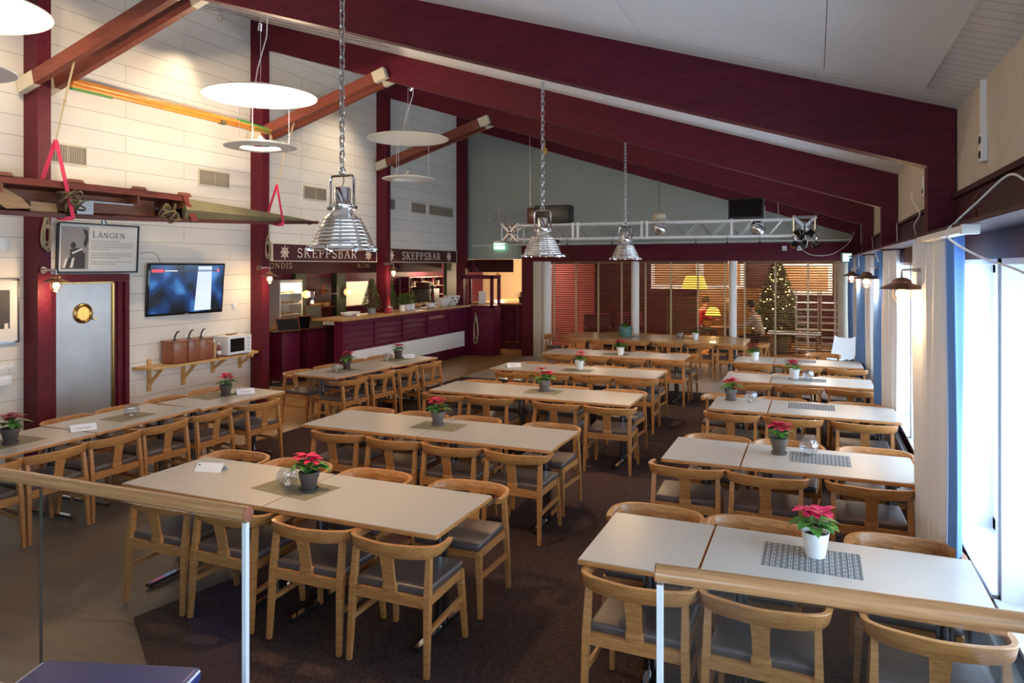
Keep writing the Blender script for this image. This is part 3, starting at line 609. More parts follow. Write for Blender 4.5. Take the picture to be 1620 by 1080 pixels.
def votive(x, y, label, sc=1.0):
    t = thing('glass_candle_holder', label, 'candle holder', (x, y, ZT), 0, 'cut-glass globe candle holders')
    pr = [(0, .004), (.03, .002), (.045, .008), (.068, .035), (.077, .068), (.070, .100), (.052, .122), (.046, .126), (.048, .121), (.064, .099), (.071, .068), (.062, .038), (.04, .014), (0, .010)]
    m = MB(); m.lathe([(r*sc, h*sc) for r, h in pr], 28); m.build('bowl', 'crystal', t)
    m = MB(); m.lathe([(0, .011), (.019, .011), (.019, .026), (0, .024)], 14); m.build('tealight', 'card', t)
def mat_(x, y, L, D, rz, label, kind='runnerg', name='table_runner'):
    m = MB(); m.box(-L/2, L/2, -D/2, D/2, 0, .002); o = m.build(name, kind, None, (x, y, ZT), R(rz)); tag(o, label, 'placemat', 'woven mats on the tables')
def card(x, y, rz, label, mark='scrawl'):
    t = thing('tent_card', label, 'card', (x, y, ZT+.001), R(rz), 'folded reservation cards'); s_ = .055
    m = MB(); m.rings([[Vector((-.105, -s_, 0)), Vector((-.105, 0, .055)), Vector((-.105, s_, 0)), Vector((-.105, s_-.003, 0)), Vector((-.105, 0, .051)), Vector((-.105, -s_+.003, 0))], [Vector((.105, -s_, 0)), Vector((.105, 0, .055)), Vector((.105, s_, 0)), Vector((.105, s_-.003, 0)), Vector((.105, 0, .051)), Vector((.105, -s_+.003, 0))]])
    m.build('folded_card', 'card', t); m = MB(); nv = Vector((0, -1, 1)).normalized()
    if mark == 'logo':
        m.cbox((-.083, -.0167, .0415), (.012, .012, .001), rot('X', R(45))); m.build('printed_mark', 'ink', t)
    else:
        pts = []
        for i in range(25):
            u = -.06+i*.005; v = .024+.009*math.sin(i*1.9)+.004*math.sin(i*.7); pts.append(Vector((u, -s_+v*s_/.055*1.0-.0008, v+.0008)))
        m.tube(pts, .0011, 4); m.build('red_handwriting', 'signred', t)
mat_(-.02, 4.0, .47, .33, 0, 'grey patterned placemat under the white pot on the nearest window-side table', 'runner', 'placemat')
plant(.0, 4.06, ZT, 'potw', 'red poinsettia in white pot on the nearest window-side table', 1)
mat_(.03, 6.12, .44, .33, 0, 'grey placemat on the second window-side table', 'runner', 'placemat')
plant(-.27, 6.16, ZT, 'potg', 'red poinsettia in grey clay pot on the second window-side table', 2)
votive(-.05, 6.22, 'cut-glass globe on the second window-side table')
mat_(-.04, 8.36, .46, .34, 0, 'grey placemat on the third window-side table', 'runner', 'placemat')
plant(-.88, 8.42, ZT, 'potg', 'small red poinsettia in grey clay pot on the third window-side table', 3)
votive(-.66, 8.36, 'cut-glass globe on the third window-side table')
mat_(-.1, 10.3, .46, .3, 0, 'grey placemat on the fourth window-side table', 'runner', 'placemat')
plant(-.26, 10.36, ZT, 'potw', 'red poinsettia in white pot on the fourth window-side table', 4)
votive(-.09, 10.34, 'cut-glass globe on the fourth window-side table')
mat_(-.22, 12.3, .46, .33, 0, 'grey placemat on the farthest window-side table', 'runner', 'placemat')
plant(-.90, 12.2, ZT, 'potw', 'small poinsettia in white pot on the farthest window-side table', 5, dark=True)
mat_(-3.26, 3.93, .52, .32, -8, 'olive woven mat on the nearest centre table')
votive(-3.33, 3.93, 'cut-glass globe beside the dark pot on the nearest centre table')
plant(-3.14, 3.92, ZT+.002, 'potd', 'red poinsettia in dark clay pot on the nearest centre table', 6)
card(-4.12, 4.03, 14, 'blank white tent card with small logo on the nearest centre table', 'logo')
mat_(-3.27, 5.97, .46, .32, 0, 'olive woven mat on the second centre table')
plant(-3.31, 6.02, ZT+.002, 'potg', 'red poinsettia in grey clay pot on the second centre table', 7)
mat_(-3.01, 8.09, .42, .30, 0, 'olive woven mat on the third centre table')
plant(-3.01, 8.12, ZT+.002, 'potg', 'pink-red poinsettia in grey clay pot on the third centre table', 8, 1.08)
mat_(-3.18, 9.96, .44, .28, 0, 'olive woven mat on the fourth centre table')
plant(-3.18, 10.06, ZT+.002, 'potw', 'pink-red poinsettia in white pot on the fourth centre table', 9)
card(-4.18, 9.95, 35, 'white tent card at the left end of the fourth centre table')
mat_(-3.15, 12.0, .44, .30, 0, 'olive woven mat on the fifth centre table')
plant(-3.06, 11.98, ZT+.002, 'potw', 'pink-red poinsettia in white pot on the fifth centre table', 10)
mat_(-3.75, 15.2, .42, .30, 0, 'olive woven mat under the teal pot on the large far table')
plant(-3.77, 15.2, ZT+.002, 'teal', 'dark red poinsettia in teal pot on the large far table', 11, 1.35, True)
mat_(-2.5, 15.3, .42, .30, 0, 'olive woven mat near the white pot on the large far table')
votive(-2.62, 15.3, 'cut-glass globe on the large far table')
plant(-2.28, 15.1, ZT+.002, 'potw', 'dark red poinsettia in white pot on the large far table', 12, 1, True)
mat_(-6.36, 4.0, .42, .34, 92, 'olive woven mat on the nearest section of the left-wall table')
plant(-6.30, 3.96, ZT+.002, 'potd', 'dark red poinsettia in dark pot on the nearest section of the left-wall table', 13, 1.05, True)
card(-6.22, 4.56, 62, 'tent card with red handwriting on the left-wall table')
mat_(-6.35, 5.14, .42, .30, 92, 'olive woven mat under the globe in the middle of the left-wall table')
votive(-6.31, 5.14, 'cut-glass globe on the left-wall table')
mat_(-6.46, 6.35, .44, .36, 86, 'olive woven mat on the farthest section of the left-wall table')
plant(-6.33, 6.41, ZT+.002, 'potd', 'poinsettia with two red flower heads at the far end of the left-wall table', 14)
card(-6.24, 6.62, 60, 'white tent card at the far end of the left-wall table')
mat_(-6.3, 8.6, .44, .32, 86, 'olive woven mat near the globe on the near half of the bar-front table')
votive(-6.3, 8.47, 'cut-glass globe on the near half of the bar-front table')
plant(-6.32, 8.74, ZT+.002, 'potd', 'red poinsettia in dark pot on the near half of the bar-front table', 15)
mat_(-6.26, 9.95, .44, .32, 86, 'olive woven mat on the far half of the bar-front table')
votive(-6.28, 9.76, 'cut-glass globe on the far half of the bar-front table')
plant(-6.28, 10.08, ZT+.002, 'potd', 'red poinsettia in dark pot on the far half of the bar-front table', 16)
card(-6.2, 10.26, 60, 'white tent card on the far half of the bar-front table')

# ================================================================== LAMPS
def chain(mb, p0, p1, L=.072, wd=.030, r=.0055):
    p0 = Vector(p0); p1 = Vector(p1); n = max(1, int((p1-p0).length/(L*.72))); d = (p1-p0).normalized()
    for i in range(n):
        c = p0.lerp(p1, (i+.5)/n); s_ = Vector((1, 0, 0)) if i % 2 else Vector((0, 1, 0)); s_ = (s_*.9+Vector((.1, .1, 0))); s_ = (s_-d*s_.dot(d)).normalized(); h = L/2-wd/2; pts = []
        for k_ in range(12):
            a = 2*PI*k_/12; q = d*(math.sin(a)*wd/2+(h if math.sin(a) >= 0 else -h))+s_*math.cos(a)*wd/2; pts.append(c+q)
        mb.tube(pts, r, 5, True)
pend_n = ['nearest', 'middle', 'farthest']
for i, (x, y) in enumerate(((-2.915, 3.98), (-2.75, 7.37), (-2.68, 10.8))):
    z0 = 2.355; t = thing('pendant_lamp', '%s chrome nautical pendant lamp with ribbed bell shade hanging on a chain' % pend_n[i], 'pendant lamp', (x, y, z0), 0, 'chrome chain pendants over the middle tables')
    pr = []; N = 8
    for k_ in range(N):
        za = .03+k_*.024; ra = .205-.092*(k_/N)**1.15
        pr += [(ra, za), (ra+.004, za+.008), (ra-.002, za+.020)]
    pr += [(.108, .222), (.080, .245), (.062, .275), (.060, .30)]
    inner = [(r-.006, z) for r, z in pr[::-1]]
    m = MB(); m.lathe([(.222, .0), (.226, .012), (.216, .026)]+pr+inner+[(.210, .006), (.222, .0)], 40); m.build('shade', 'shade', t)
    m = MB(); m.lathe([(.060, .28), (.066, .30), (.066, .31), (.056, .315), (.056, .415), (.050, .422), (0, .424)], 28); m.build('cap', 'chrome', t)
    m = MB(); m.tube([(-.095, 0, .27), (-.095, 0, .47), (-.085, 0, .495), (-.07, 0, .50), (.07, 0, .50), (.085, 0, .495), (.095, 0, .47), (.095, 0, .27)], .009, 8); m.cyl((-.115, 0, .285), (-.055, 0, .285), .012, n=10); m.cyl((.055, 0, .285), (.115, 0, .285), .012, n=10); m.build('yoke', 'chrome', t)
    m = MB(); m.tube([(math.cos(a)*.022, 0, .53+math.sin(a)*.022) for a in [k_*PI/6 for k_ in range(12)]], .007, 8, True); m.build('ring', 'chrome', t)
    m = MB(); m.tube([(0, 0, .424), (.008, .01, .47), (-.003, 0, .52), (.012, 0, .56)], .003, 6); m.build('cable', 'black', t)
    for k_ in range(8):
        a = k_*PI/4+.2; m = MB(); p = Vector((math.cos(a)*.226, math.sin(a)*.226, .012)); q = p*1.0; m.cbox(p, (.030, .020, .034), rot('Z', a), .004); m.ball((p.x*1.07, p.y*1.07, .006), .010); m.build('clip', 'chrome', t)
    m = MB(); m.ball((0, 0, .085), .045, 14); b = m.build('bulb', 'bulbp', t)
    m = MB(); m.lathe([(0, .13), (.02, .13), (.02, .24), (0, .24)], 12); m.build('socket', 'white', t)
    zt = zc(x)-.02-z0; m = MB(); chain(m, (0, 0, .55), (0, 0, zt)); m.build('chain', 'alu', t)
    m = MB(); m.cbox((0, 0, zt), (.03, .03, .02)); m.build('ceiling_hook', 'alu', t)
    lamp('POINT', 'pendant_light', (0, 0, .03), (75, 80, 95)[i], WARM, .04, parent=t)
# disc uplights
for i, (x, y, z1, z2, pw) in enumerate(((-6.62, 7.3, 4.46, 3.80, 300), (-6.6, 10.92, 4.50, 3.79, 3), (-6.55, 3.65, 4.40, 3.88, 200))):
    lab = ['brightly glowing white disc reflector lamp above the canoe bow', 'unlit cream disc reflector lamp, farthest on the bar side', 'glowing white disc reflector lamp cut off by the upper left corner'][i]
    t = thing('disc_pendant_lamp', lab, 'pendant lamp', (x, y, z2), 0, 'white disc pendant lamps'); h = z1-z2
    m = MB(); m.lathe([(0, .10), (.25, .092), (.48, .06), (.66, .012), (.715, -.012), (.71, -.02), (.655, .0), (.48, .045), (.25, .075), (0, .082)], 48, (0, 0, h)); m.build('reflector_disc', 'lampwhite', t)
    m = MB(); m.lathe([(.25, .02), (.30, .040), (.40, .02), (.455, -.002), (.452, -.012), (.38, -.010), (.29, -.012), (.262, -.028), (.245, -.015), (.25, .02)], 48); m.build('ring_disc', 'lampwhite', t)
    m = MB(); m.lathe([(0, .03), (.05, .03), (.06, .09), (.055, .10), (0, .10)], 20)
    for k_ in range(3): a = k_*2.094; m.bar((0, 0, .06), (math.cos(a)*.27, math.sin(a)*.27, .03), .008, .006)
    m.build('lamp_holder', 'alu', t)
    m = MB(); m.ball((0, 0, .10), .03); m.build('bulb', 'lampwin' if i != 1 else 'potw', t)
    m = MB()
    for k_ in range(3): a = k_*2.094+.5; m.tube([(math.cos(a)*.36, math.sin(a)*.36, .02), (math.cos(a)*.36, math.sin(a)*.36, h+.06)], .0025, 5)
    m.tube([(-.1, 0, h+.1), (-.05, 0, h+.35), (.1, 0, h+.75), (.12, 0, zc(x+.12)-.02-z2)], .007, 6)
    m.tube([(0, 0, h+.1), (0, 0, zc(x)-.02-z2)], .003, 5); m.build('suspension_wires', 'card', t)
    s_ = lamp('SPOT', 'uplight', (0, 0, .14), pw, WARM2, .04, parent=t, spot=100, blend=.3); s_.rotation_euler = (PI, 0, 0)
    if i != 1: lamp('POINT', 'disc_glow', (0, 0, .16), pw*.5, WARM2, .05, parent=t)
# low-voltage spots on cables near the ceiling
m = MB(); m.tube([(-8.45, 7.9, 6.12), (-5.2, 7.95, 5.15)], .004, 5); m.tube([(-8.45, 8.1, 6.12), (-5.2, 8.15, 5.15)], .004, 5); tag(m.build('cable_track', 'ropedk'), 'pair of thin cables stretched under the ceiling carrying two small spots', 'cable')
for i, (x, y, tgt) in enumerate(((-7.98, 8.0, (-8.45, 7.2, 3.3)), (-7.3, 8.05, (-8.3, 8.9, 3.6)))):
    z = 6.12-(x+8.45)*.2985; t = thing('cable_spotlight', ['small chrome spot on the ceiling cable nearest the left wall', 'chrome spot on the ceiling cable hanging beside the plum beam'][i], 'spotlight', (x, y, z), 0, 'small cable spots')
    m = MB(); m.bar((0, -.11, 0), (0, .11, 0), .015, .015); m.tube([(0, 0, 0), (0, 0, -.05)], .006, 6); m.build('crossbar', 'alu', t)
    d = (Vector(tgt)-Vector((x, y, z-.08))).normalized(); m = MB(); m.cyl(Vector((0, 0, -.06)), Vector((0, 0, -.06))+d*.10, .028, .036, 14); m.build('head', 'chrome', t)
    s_ = lamp('SPOT', 'cable_spot_beam', (x, y, z-.08), 120, WARM2, .03, spot=75, blend=.9); s_.location = Vector((x, y, z-.06))+d*.12; aim(s_, tgt)
for (x, y, z, tgt) in ((-6.9, 4.3, 5.6, (-8.45, 5.2, 3.2)), (-6.9, 11.6, 5.6, (-8.45, 11.3, 3.6)), (-6.9, 2.4, 5.6, (-8.45, 2.4, 3))):
    t = thing('ceiling_spotlight', 'small ceiling spotlight aimed at the left wall near y %d' % int(y) if 0 else ['chrome spotlight at the ceiling above the hanging canoe', 'chrome spotlight at the ceiling above the first bar sign', 'chrome spotlight at the ceiling above the left-hand picture'][[4.3, 11.6, 2.4].index(y)], 'spotlight', (x, y, z), 0, 'ceiling spots')
    d = (Vector(tgt)-Vector((x, y, z))).normalized(); m = MB(); m.cyl((0, 0, 0), d*.1, .028, .036, 14); m.tube([(0, 0, 0), (0, 0, zc(x)-z-.0)], .008, 6); m.build('head', 'chrome', t)
    s_ = lamp('SPOT', 'ceiling_spot_beam', Vector((x, y, z))+d*.12, 150, WARM2, .03, spot=85, blend=.9); aim(s_, tgt)

def harbour_lamp(x, y, z, side, label, pw=14):     # side=+1: wall to the left, arm reaches +x
    t = thing('harbour_wall_lamp', label, 'wall lamp', (x, y, z), 0, 'nautical wall lamps'); w_ = {1: -8.25, -1: .69}[side]-x; t.scale = (1, .9, .9) if side == -1 else (1, 1, 1)
    m = MB(); m.cyl((w_, 0, .165), (w_+side*.015, 0, .165), .04, n=18); m.build('wall_plate', 'copper', t)
    m = MB(); m.tube([(w_, 0, .175), (side*.02*0, 0, .165), (0, 0, .10)], .009, 8); m.tube([(w_, 0, .14), (w_*.35, 0, .165)], .006, 8); m.build('arm', 'alu', t)
    m = MB(); m.lathe([(0, .112), (.03, .108), (.055, .09), (.06, .07), (.10, .052), (.135, .03), (.138, .024), (.10, .040), (.055, .052), (0, .055)], 28); m.build('shade', 'copper', t)
    m = MB(); m.lathe([(.046, .05), (.052, .0), (.052, -.03), (.040, -.062), (.018, -.078), (0, -.08)], 20); m.build('glass_globe', 'pane', t)
    m = MB()
    for k_ in range(6): a = k_*PI/3; m.tube([(math.cos(a)*.054, math.sin(a)*.054, .05), (math.cos(a)*.056, math.sin(a)*.056, -.03), (math.cos(a)*.03, math.sin(a)*.03, -.075), (0, 0, -.085)], .002, 5)
    m.build('wire_guard', 'copper', t)
    m = MB(); m.ball((0, 0, -.012), .036, 14, (1, 1, 1.15)); m.build('bulb', 'bulb', t)
    lamp('POINT', 'harbour_light', (0, 0, -.1), pw, WARM, .04, parent=t)
for (x, y, z, s_, lb) in ((-8.02, 5.55, 2.04, 1, 'nautical wall lamp beside the steel door on the nearest left post'), (-8.02, 9.05, 2.06, 1, 'nautical wall lamp on the second left post, next to the bar opening'), (-8.02, 12.7, 2.13, 1, 'nautical wall lamp on the third left post above the bar counter'),
                         (.535, 5.46, 2.075, -1, 'copper wall lamp nearest the camera on the window side'), (.535, 9.10, 2.085, -1, 'copper wall lamp in front of the second blue curtain'), (.535, 12.74, 2.07, -1, 'farthest copper wall lamp on the window side')):
    harbour_lamp(x, y, z, s_, lb)

# ================================================================== WINDOW SIDE: shelf board, curtains, stars, cables
m = MB(); m.box(.62, .85, 1.0, 16.6, 2.435, 2.455); tag(m.build('pelmet_board', 'plumdk'), 'long narrow board above the windows carrying curtains and cables', 'shelf')
m = MB(); m.box(.60, .66, 3.72, 5.30, 2.40, 2.434, .004).box(.595, .665, 3.69, 3.74, 2.392, 2.436, .004); tag(m.build('curtain_rail_box', 'white'), 'white housing fixed under the board above the windows', 'rail')
def curtain(x0, x1, y0, y1, parts, label, ztop=2.42, zbot=.30, seed=0):
    t = thing('curtain', label, 'curtain', (0, 0, 0), 0, 'blue and white curtains'); rnd = random.Random(seed)
    for mat, a, b, sw in parts:
        m = MB(); rs = []; n = 26; NZ = 9; ph = rnd.uniform(0, 6)
        for iz in range(NZ+1):
            f = iz/NZ; z = ztop+(zbot-ztop)*f; row = []
            for i in range(n+1):
                u = i/n; spread = 1-.28*math.sin(PI*min(1, f*1.1))*sw; yy = y0+(y1-y0)*(a+(b-a)*(.5+(u-.5)*spread)); xx = x0+(x1-x0)*(a+(b-a)*u)+.026*math.sin(u*(b-a)*44+ph)+.007*math.sin(u*9+f*5+ph)
                row.append((xx, yy, z))
            rs.append([Vector(p) for p in row]+[Vector((p[0]+.004, p[1], p[2])) for p in row[::-1]])
        m.sm = True; m.rings(rs); m.build('blue_panel' if mat == 'blue' else 'white_panel', mat, t)
curtain(.70, .645, 4.36, 5.72, [('curtw', .36, 1.0, .05), ('curtw', .18, .37, .1), ('blue', .0, .2, -.1)], 'white and blue curtain gathered in front of the nearest window post', seed=1)
curtain(.80, .63, 8.55, 9.22, [('curtw', .0, .66, .4), ('blue', .62, 1.0, .1)], 'blue and white curtain at the second window post', seed=2)
curtain(.80, .63, 12.15, 12.85, [('curtw', .0, .42, .3), ('blue', .4, 1.0, .2)], 'blue and white curtain at the third window post', seed=3)
curtain(.80, .64, 15.4, 16.36, [('curtw', 0, .6, .3), ('blue', .6, 1.0, .3)], 'pale curtain with blue edge in the far window corner', seed=4)
def star(y, z, x, r, label, cord):
    t = thing('paper_star_lamp', label, 'star lamp', (x, y, z), 0, 'paper star lamps in the windows'); m = MB(); n = 6; vs = []
    ring = []
    for k_ in range(2*n):
        a = PI*k_/n+PI/2; rr = (r*(1.25 if k_ % (2*n) == n else 1)) if k_ % 2 == 0 else r*.36; ring.append((0, math.cos(a)*rr, math.sin(a)*rr))
    A = m.bm.verts.new((.07, 0, 0)); B = m.bm.verts.new((-.07, 0, 0)); V_ = [m.bm.verts.new(p) for p in ring]
    for i in range(2*n): m.bm.faces.new((A, V_[i], V_[(i+1) % (2*n)])); m.bm.faces.new((B, V_[(i+1) % (2*n)], V_[i]))
    m.build('paper_shade', 'starpaper', t)
    m = MB(); m.tube([(0, 0, r), (0, .0, cord-z)], .003, 5); m.build('cord', 'white', t)
    m = MB(); m.ball((0, 0, 0), .03); m.build('bulb', 'bulb', t)
    lamp('POINT', 'star_light', (0, 0, 0.0), 5, WARM, .03, parent=t)
st, nt, b_ = nm('star_paper'); b_.inputs['Base Color'].default_value = (.85, .62, .42, 1); b_.inputs['Emission Color'].default_value = (1, .62, .32, 1); b_.inputs['Emission Strength'].default_value = .35; M['starpaper'] = st
star(4.40, 1.62, .99, .30, 'large glowing paper star in the nearest window', 2.26)
star(8.45, 1.70, .99, .30, 'paper star in the window beside the first curtain', 2.26)
# cables draped over the board
def cable(pts, label, mat='white', r=.006): 
    P = [Vector(p) for p in pts]; out = []
    for i in range(len(P)-1):
        a = P[max(i-1, 0)]; b = P[i]; c = P[i+1]; d = P[min(i+2, len(P)-1)]
        for k_ in range(6):
            q = k_/6; out.append(.5*((2*b)+(-a+c)*q+(2*a-5*b+4*c-d)*q*q+(-a+3*b-3*c+d)*q**3))
    out.append(P[-1]); m = MB(); m.tube(out, r, 6); tag(m.build('cable', mat), label, 'cable', 'cables along the window wall')
cable([(.83, 3.7, 2.62), (.80, 3.85, 2.66), (.72, 4.05, 2.56), (.64, 4.1, 2.47), (.60, 4.12, 2.40), (.70, 3.95, 2.30), (.80, 3.75, 2.24), (.84, 3.6, 2.20)], 'white cable looping over the board above the nearest window')
cable([(.83, 4.6, 2.66), (.80, 4.62, 2.60), (.82, 4.68, 2.50), (.72, 4.82, 2.46), (.66, 4.95, 2.462)], 'reddish cable dropping onto the board above the nearest window', 'hullred', .005)
cable([(.83, 7.6, 2.95), (.82, 7.5, 2.85), (.81, 6.9, 2.70), (.78, 7.0, 2.6), (.80, 7.1, 2.5), (.72, 7.3, 2.46)], 'white cable hanging on the beige wall between the first two posts')
cable([(.83, 8.85, 2.71), (.82, 8.87, 2.70), (.81, 8.87, 2.46), (.66, 8.8, 2.462), (.61, 8.75, 2.40), (.62, 8.6, 2.3)], 'pale cable running down beside the second post')
cable([(.81, 12.45, 2.70), (.81, 12.45, 2.46), (.62, 12.2, 2.45), (.60, 12.0, 2.38), (.6, 11.95, 2.25)], 'pale cable running down beside the third post')
cable([(-.35, 16.69, 2.70), (-.1, 16.66, 2.50), (.3, 16.6, 2.50), (.60, 16.0, 2.7), (.68, 15.0, 2.9)], 'slack white cable hanging from the lintel to the last post')
def socket(x, y, z, label, n=2, tall=.16):
    t = thing('socket_strip', label, 'socket', (x, y, z), 0); m = MB(); m.box(-.03, 0, -.045, .045, -tall/2, tall/2, .006); m.build('housing', 'white', t)
    for k_ in range(n): m = MB(); m.cyl((-.031, 0, -tall/4+k_*tall/2), (-.034, 0, -tall/4+k_*tall/2), .022, n=14); m.build('outlet', 'ventdk' if z > 2.8 else 'grey', t)
socket(.86, 4.62, 2.90, 'white double socket high on the beige wall nearest the camera'); m = MB(); m.box(.835, .86, 4.62, 4.65, 2.98, 3.27); tag(m.build('cable_duct', 'white'), 'vertical white cable duct above the wall socket', 'duct')
socket(.86, 6.9, 2.92, 'white box on the beige wall just beyond the nearest post', 1)
for i, (ya, yb) in enumerate(((2.2, 5.3), (5.8, 8.95), (9.5, 12.6))):
    t = thing('radiator', ['radiator under the nearest windows', 'radiator under the second window group', 'radiator under the third window group'][i]+', low grey metal', 'radiator', (.84, (ya+yb)/2, .1), 0, 'radiators under the windows'); h = (yb-ya)/2
    m = MB(); m.box(-.07, -.02, -h, h, 0, .38, .008); m.build('panel', 'grey', t); m = MB()
    for k_ in range(int(h*2/.05)): m.box(-.076, -.07, -h+.02+k_*.05, -h+.04+k_*.05, .03, .35)
    m.build('fins', 'grey', t); m = MB(); m.box(-.02, 0, -h+.1, -h+.15, .05, .3).box(-.02, 0, h-.15, h-.1, .05, .3); m.build('bracket', 'grey', t)

# ================================================================== LEFT WALL
WX = XL
t = struct(empty('door_1', (WX, 6.24, 0)))
m = MB(); m.box(0, .12, .50, .56, 0, 2.05).box(0, .08, .42, .495, 0, 2.05).box(0, .12, -.60, -.44, 0, 2.05).box(0, .12, -.60, .56, 2.052, 2.15).box(.0, .06, .376, .415, 0, 2.05); m.build('door_frame', 'plum', t)
m = MB(); m.box(0, .05, -.43, .35, .01, 2.03); lf = m.build('door_leaf', 'steeldoor', t)
m = MB(); m.box(.03, .07, .35, .375, .0, 2.05).box(.03, .07, -.44, .375, 2.035, 2.06); m.build('brass_edge', 'brass', t)
p = empty('porthole', (.05, -.05, 1.66)); p.parent = t
def ring_x(m, r0, r1, d, n=28, c=(0, 0, 0)): m.lathe([(r0, 0), (r1, 0), (r1, d), ((r0+r1)/2, d*1.5), (r0, d)], n, (0, 0, 0), mat=Matrix.Translation(c) @ rot('Y', PI/2))
m = MB(); ring_x(m, .085, .125, .02); 
for k_ in range(6): m.ball((.03, math.cos(k_*PI/3)*.105, math.sin(k_*PI/3)*.105), .009)
m.bar((.03, .11, -.06), (.035, .17, -.085), .012, .02); m.build('rim', 'brass', p)
m = MB(); m.cyl((.0, 0, 0), (.012, 0, 0), .086, n=28); m.build('porthole_glass', 'portlight', p) if 'portlight' in M else m.build('porthole_glass', emis('porthole_glow', (.9, .55, .16), .42), p)
for z in (1.32, 1.78): m = MB(); m.tube([(.0, -.435, z), (.06, -.45, z+.02), (.06, -.45, z+.2), (0, -.435, z+.22)], .006, 6); m.build('hinge', 'steel', t)
# poster with heading LÅNGEN
t = thing('framed_poster', 'large framed poster headed LÅNGEN with a musician photo and text', 'poster', (WX+.02, 6.43, 2.48), 0, None)
t.rotation_euler = (R(0), R(3), 0); hw, hh = .565, .315
m = MB(); 
for a in ((-hw, hw, hh-.02, hh), (-hw, hw, -hh, -hh+.02), (-hw, -hw+.02, -hh, hh), (hw-.02, hw, -hh, hh)): m.box(0, .035, *a)
m.build('frame', 'black', t); m = MB(); m.box(0, .02, -hw+.015, hw-.015, -hh+.015, hh-.015); m.build('mount', 'paper', t)
m = MB(); m.box(.02, .022, -hw+.05, -hw+.41, -hh+.05, hh-.05); ph = m.build('photo', 'inkg', t)
m = MB(); m.prism([(-.50, -.26), (-.20, -.26), (-.20, -.06), (-.34, -.08), (-.44, -.14)], 'x', .022, .0235); m.prism([(-.40, -.02), (-.30, .0), (-.22, -.05), (-.26, -.12), (-.40, -.10)], 'x', .0235, .0245)
m.prism(arc(-.36, .03, .035, .04, 0, 350, 12), 'x', .0235, .0245); m.prism([(-.24, .24), (-.18, .22), (-.16, .1), (-.20, .0), (-.23, .05), (-.20, .14)], 'x', .0235, .0245); m.build('dark_figure', 'ink', ph)
m = MB(); m.prism([(-.49, -.25), (-.46, -.14), (-.42, -.12), (-.43, -.15), (-.46, -.25)], 'x', .0245, .0255); m.prism([(-.40, -.25), (-.37, -.13), (-.34, -.12), (-.36, -.24)], 'x', .0245, .0255); m.prism([(-.38, -.06), (-.24, .0), (-.24, -.02), (-.37, -.08)], 'x', .0245, .0255); m.build('light_limbs', 'paper', ph)
m = MB(); lettering(m, 'L', (.0205, -.105, .135), (0, 1, 0), (0, 0, 1), .085, .002); lettering(m, 'ÅNGEN', (.0205, -.040, .135), (0, 1, 0), (0, 0, 1), .066, .002, total=.40); m.build('heading', 'ink', t)
rn = random.Random(3); m = MB(); zz = .095
for para in (5, 3, 2):
    for k_ in range(para):
        y = -.12; end = .47 if k_ < para-1 else .12+rn.random()*.15
        if para == 5 and k_ == 0: end = .28
        while y < end:
            wd = rn.uniform(.012, .04); m.box(.0205, .0215, y, min(y+wd, .48), zz-.0045, zz+.0045); y += wd+.007
        zz -= .027
    zz -= .026
m.build('small_text', 'inkg', t)
# picture at the frame's left edge
t = thing('framed_picture', 'framed dark print with white mount at the left edge', 'picture', (WX+.01, 5.20, 1.74)); 
m = MB()
for a in ((-.22, .22, .345, .365), (-.22, .22, -.365, -.345), (-.22, -.205, -.365, .365), (.205, .22, -.365, .365)): m.box(0, .03, *a)
m.build('frame', 'steel', t); m = MB(); m.box(0, .018, -.21, .21, -.35, .35); m.build('mount', 'paper', t); m = MB(); m.box(.018, .02, -.14, .12, -.20, .24); m.build('print', 'ink', t)
m = MB(); m.box(.02, .021, .06, .10, -.20, -.14).box(.02, .021, -.1, -.02, -.19, -.12); m.build('pale_shapes', 'paper', t)
# television
t = thing('television', 'flat wall television showing a blue picture with a pale stripe', 'television', (WX+.06, 7.775, 1.925)); t.rotation_euler = (0, R(5), R(-4)); hw, hh = .645, .372
m = MB(); m.box(0, .045, -hw, hw, -hh, hh, .006); m.build('casing', 'blackgl', t)
m = MB(); m.box(.045, .047, -hw+.025, hw-.025, -hh+.035, hh-.025); sc_ = m.build('screen', 'tv', t)
m = MB(); m.prism([(.16, .33), (.40, .33), (.42, -.32), (.13, -.32)], 'x', .047, .0485); m.build('pale_curtain', 'tvwhite', sc_)
m = MB(); m.box(.047, .049, -.60, -.41, .245, .285); m.box(.047, .049, .50, .535, .25, .29); m.build('red_banner', 'tvred', sc_)
m = MB(); m.box(.047, .0485, -.40, .49, .25, .28); m.build('banner_strip', 'tvbar', sc_)
m = MB(); y = -.39
while y < -.20: wd = rn.uniform(.012, .03); m.box(.0486, .0495, y, y+wd, .257, .272); y += wd+.005
m.build('banner_text', 'tvtext', sc_)
m = MB(); m.box(.045, .047, -.03, .03, -hh+.008, -hh+.018); m.build('maker_mark', 'grey', t)
m = MB(); m.box(-.06, 0, -.15, .15, -.12, .12); m.build('wall_bracket', 'black', t)
cable([(-8.49, 7.05, 2.42), (-8.46, 7.15, 2.44), (-8.47, 7.3, 2.42), (-8.46, 7.36, 2.28)], 'thin pale cable arching above the television', 'ventdk', .003)
